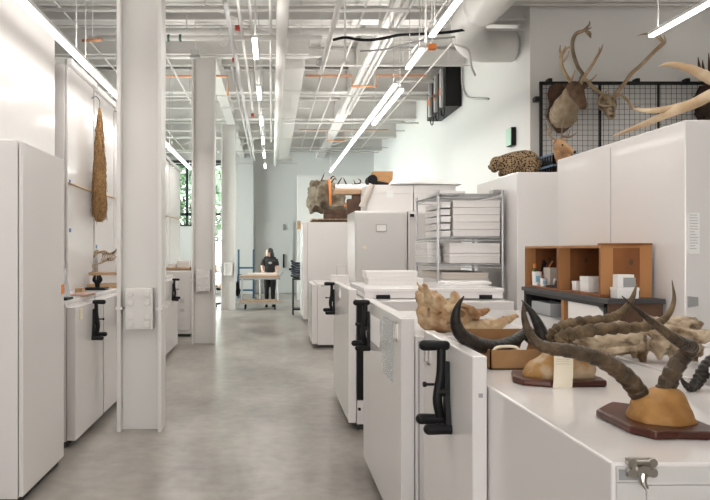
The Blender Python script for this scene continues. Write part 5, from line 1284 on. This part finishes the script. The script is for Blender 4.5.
def office_chair(x, y):
    t = thing('office_chair', 'black office chair with tan hide on it, between the second and third columns', 'chair', (x, y, 0))
    MB().ell((x, y, 0.50), (.24, .24, .05), 18, 8).build('seat', M['tanseat'] if 'tanseat' in M else M['rubber'], t, smooth=True)
    MB().prism([(-0.2, 0), (0.2, 0), (0.22, 0.3), (0.15, 0.42), (-0.15, 0.42), (-0.22, 0.3)], (x + 0.25, y, 0.58), (0, 1, 0), (0, 0, 1), (0.05, 0, 0)).build('backrest', M['rubber'], t, bevel=0.02)
    MB().tube([(x + 0.1, y, 0.5), (x + 0.26, y, 0.52), (x + 0.28, y, 0.62)], 0.02, seg=8, n=3).build('back_stem', M['blackm'], t)
    MB().tube([(x, y, 0.08), (x, y, 0.47)], 0.03, seg=10).build('gas_post', M['chrome'], t)
    for k in range(5):
        a = k * 1.257 + 0.3
        lg = MB().tube([(x, y, 0.10, .025), (x + 0.29 * math.cos(a), y + 0.29 * math.sin(a), 0.075, .018)], seg=8).build('leg', M['blackm'], t)
        px_, py_ = x + 0.29 * math.cos(a), y + 0.29 * math.sin(a)
        MB().tube([(px_ - 0.015, py_, 0.032), (px_ + 0.015, py_, 0.032)], 0.032, seg=12).build('caster', M['rubber'], lg)
    return t
ch = office_chair(-1.38, 20.4)
m = MB().tube([(-1.50, 20.25, 0.56, .06), (-1.38, 20.2, 0.60, .10), (-1.30, 20.2, 0.50, .09), (-1.29, 20.15, 0.36, .07), (-1.31, 20.13, 0.24, .04)], seg=12, n=4).ell((-1.4, 20.3, 0.58), (.14, .16, .06))
h = organic('tan_hide', m, mat('tan_hide', (0.42, 0.25, 0.16), 0.8, col2=(0.50, 0.33, 0.22), scale=6), None, voxel=0.016, smooth=3, rough=0.008)
tag(h, 'tan hide slung over the black office chair', 'hide')
t = thing('frame_rack', 'blue steel frame rack standing behind the cart', 'rack', (-0.85, 24.2, 0))
for x in (-1.12, -0.62): MB().box(x - 0.03, x + 0.03, 24.17, 24.23, 0, 1.62).build('upright', M['bluef'], t)
for z in (0.25, 0.62, 1.0): MB().box(-1.12, -0.62, 24.17, 24.23, z - 0.03, z + 0.03).build('crossbar', M['bluef'], t)
for x in (-1.12, -0.62): MB().box(x - 0.03, x + 0.03, 23.95, 24.45, 0, 0.05).build('foot', M['bluef'], t)
t = thing('rolling_cart', 'two-shelf rolling cart with wooden decks pushed by the woman', 'cart', (-0.33, 19.6, 0))
for z, l in ((0.86, 'upper_deck'), (0.20, 'lower_deck')):
    MB().box(-0.86, 0.20, 19.25, 19.9, z, z + 0.045).build(l, M['wood'], t, bevel=0.004)
    MB().box(-0.88, 0.22, 19.23, 19.92, z - 0.05, z).build('rim', M['grey'], t, bevel=0.004)
for (x, y) in ((-0.82, 19.3), (0.16, 19.3), (-0.82, 19.85), (0.16, 19.85), (-0.33, 19.85)): MB().tube([(x, y, 0.14), (x, y, 0.86)], 0.016, seg=8).build('post', M['chrome'], t)
for (x, y) in ((-0.72, 19.35), (0.08, 19.35), (-0.72, 19.8), (0.08, 19.8)): MB().tube([(x - 0.02, y, 0.065), (x + 0.02, y, 0.065)], 0.065, seg=16).build('wheel', M['rubber'], t)
MB().tube([(0.18, 19.32, 0.84), (0.30, 19.32, 1.0), (0.30, 19.85, 1.0), (0.18, 19.85, 0.84)], 0.014, seg=8).build('push_handle', M['chrome'], t)
t = thing('foam_slab', 'pale pinkish padded slab lying on the cart top', 'pad', (-0.3, 19.55, 0.905))
m = MB().box(-0.66, 0.14, 19.3, 19.82, 0.907, 0.975); m.build('pad', mat('pale_pink_foam', (0.70, 0.60, 0.54), 0.8), t, bevel=0.02)
t = thing('black_bag', 'black bag hanging at the left end of the cart', 'bag', (-0.9, 19.5, 0.6))
m = MB().ell((-0.93, 19.5, 0.58), (.06, .15, .18), bump=0.2).ell((-0.93, 19.5, 0.48), (.075, .17, .14))
organic('bag_body', m, M['rubber'], t, voxel=0.015, smooth=3)
MB().tube([(-0.93, 19.42, 0.72), (-0.92, 19.46, 0.93), (-0.83, 19.5, 0.925)], 0.01, seg=6, n=3).build('strap', M['rubber'], t)

# --- person behind the cart, looking left
px_, py_ = -0.06, 20.25
t = thing('person', 'woman in black t-shirt and trousers with dark hair behind the cart, looking left', 'person', (px_, py_, 0))
def B(x, y, z, r=None):
    q = (px_ + x, py_ + y, z); return q + (r,) if r is not None else q
m = MB()
m.tube([B(0, 0, 0.84, .13), B(0, 0, 0.95, .15), B(0, 0, 1.06, .125), B(0, 0, 1.2, .135), B(0, 0, 1.32, .14), B(0, 0, 1.40, .08)], seg=18, n=3, flat=0.72, ref=(1, 0, 0))
m.tube([B(-.15, 0, 1.35, .05), B(0, 0, 1.38, .06), B(.15, 0, 1.35, .05)], seg=12, n=3)
m.tube([B(0, 0, 1.36, .05), B(-.01, -.01, 1.46, .045)], seg=12)
hz = 1.535
m.ell(B(-.02, -.01, hz), (.088, .075, .105), 18, 12).ell(B(-.05, -.015, hz - .05), (.055, .055, .06))
m.tube([B(-.105, -.018, hz + .012, .008), B(-.128, -.02, hz - .018, .014), B(-.105, -.018, hz - .026, .01)], seg=8, n=3)
m.ell(B(-.10, -.018, hz - .062), (.016, .022, .012)).ell(B(-.085, -.018, hz - .09), (.025, .025, .018))
m.ell(B(0.0, -.085, hz - .01), (.018, .010, .028)).ell(B(0.0, .066, hz - .01), (.018, .010, .028))
for sg in (-1, 1):
    # arms: shoulder, elbow, wrist reaching forward and down to the cart top
    m.tube([B(sg * .165, 0, 1.345, .046), B(sg * .205, -.02, 1.20, .042), B(sg * .215, -.06, 1.09, .036), B(sg * .19, -.17, 1.01, .031), B(sg * .165, -.27, 0.985, .024)], seg=12, n=4)
    m.ell(B(sg * .160, -.305, 0.980), (.036, .048, .014), 12, 8)
    for q in range(4):
        fx = sg * .160 + (q - 1.5) * .0175; ln = (.062, .074, .07, .056)[q]
        m.tube([B(fx, -.345, 0.983, .0085), B(fx * 1.0, -.345 - ln * .55, 0.986, .008), B(fx, -.345 - ln, 0.977, .0068)], seg=7, n=2)
    m.tube([B(sg * .160 - sg * .03, -.285, 0.98, .010), B(sg * .160 - sg * .052, -.315, 0.981, .009), B(sg * .160 - sg * .056, -.345, 0.978, .0075)], seg=7, n=2)
    # legs and feet
    m.tube([B(sg * .075, 0, 0.90, .095), B(sg * .085, 0, 0.68, .078), B(sg * .085, -.01, 0.47, .055), B(sg * .088, .01, 0.30, .052), B(sg * .09, .02, 0.10, .036), B(sg * .09, .02, 0.05, .035)], seg=14, n=4)
    m.tube([B(sg * .09, .045, 0.035, .032), B(sg * .095, -.04, 0.032, .036), B(sg * .10, -.13, 0.026, .026)], seg=10, n=3)
c = MB()
for yy in (-.085, .066):
    c.ell(B(-.075, yy, hz + .012), (.016, .012, .008))
body = organic('body', m, M['skin'], t, voxel=0.0065, smooth=2, cut=c)
for yy in (-.066, .044): MB().ell(B(-.074, yy, hz + .012), (.010, .010, .010), 8, 6).build('eye', M['black'], t, smooth=True)
m = MB().ell(B(.008, -.01, hz + .02), (.098, .088, .108), 16, 10).ell(B(.05, -.01, hz - .05), (.06, .075, .12)).tube([B(.06, -.01, hz - .02, .06), B(.075, 0, 1.42, .055), B(.08, .01, 1.33, .03)], seg=12, n=3)
c = MB().ell(B(-.11, -.016, hz - .045), (.085, .12, .105), 16, 10)
organic('hair', m, M['hair'], t, voxel=0.009, smooth=2, cut=c, rough=0.004, rscale=30)
m = MB()
m.tube([B(0, 0, 0.86, .165), B(0, 0, 0.97, .162), B(0, 0, 1.06, .145), B(0, 0, 1.2, .155), B(0, 0, 1.32, .155), B(0, 0, 1.405, .075)], seg=18, n=3, flat=0.74, ref=(1, 0, 0))
m.tube([B(-.165, 0, 1.35, .055), B(0, 0, 1.38, .065), B(.165, 0, 1.35, .055)], seg=12, n=3)
for sg in (-1, 1): m.tube([B(sg * .16, 0, 1.345, .06), B(sg * .195, -.012, 1.25, .058), B(sg * .21, -.03, 1.16, .056)], seg=12, n=3)
sh_ = organic('shirt', m, M['shirt'], t, voxel=0.011, smooth=3)
MB().ell(B(0.01, -.118, 1.24), (.055, .006, .035), 12, 6).build('chest_print', M['greyl'], sh_)
m = MB().tube([B(0, 0, 0.99, .14), B(0, 0, 0.9, .165), B(0, 0, 0.82, .15)], seg=18, n=3, flat=0.75, ref=(1, 0, 0))
for sg in (-1, 1): m.tube([B(sg * .075, 0, 0.88, .105), B(sg * .087, 0, 0.68, .09), B(sg * .088, -.008, 0.47, .068), B(sg * .09, .01, 0.30, .062), B(sg * .092, .02, 0.17, .052)], seg=14, n=3)
organic('trousers', m, M['pants'], t, voxel=0.011, smooth=3)
for sg in (-1, 1):
    m = MB().tube([B(sg * .09, .055, 0.036, .040), B(sg * .095, -.04, 0.036, .044), B(sg * .10, -.145, 0.028, .032)], seg=12, n=3)
    m.box(*(sorted((px_ + sg * .055, px_ + sg * .14))), py_ - .16, py_ + .085, 0.0, 0.02)
    organic('shoe', m, M['black'], t, voxel=0.008, smooth=2)
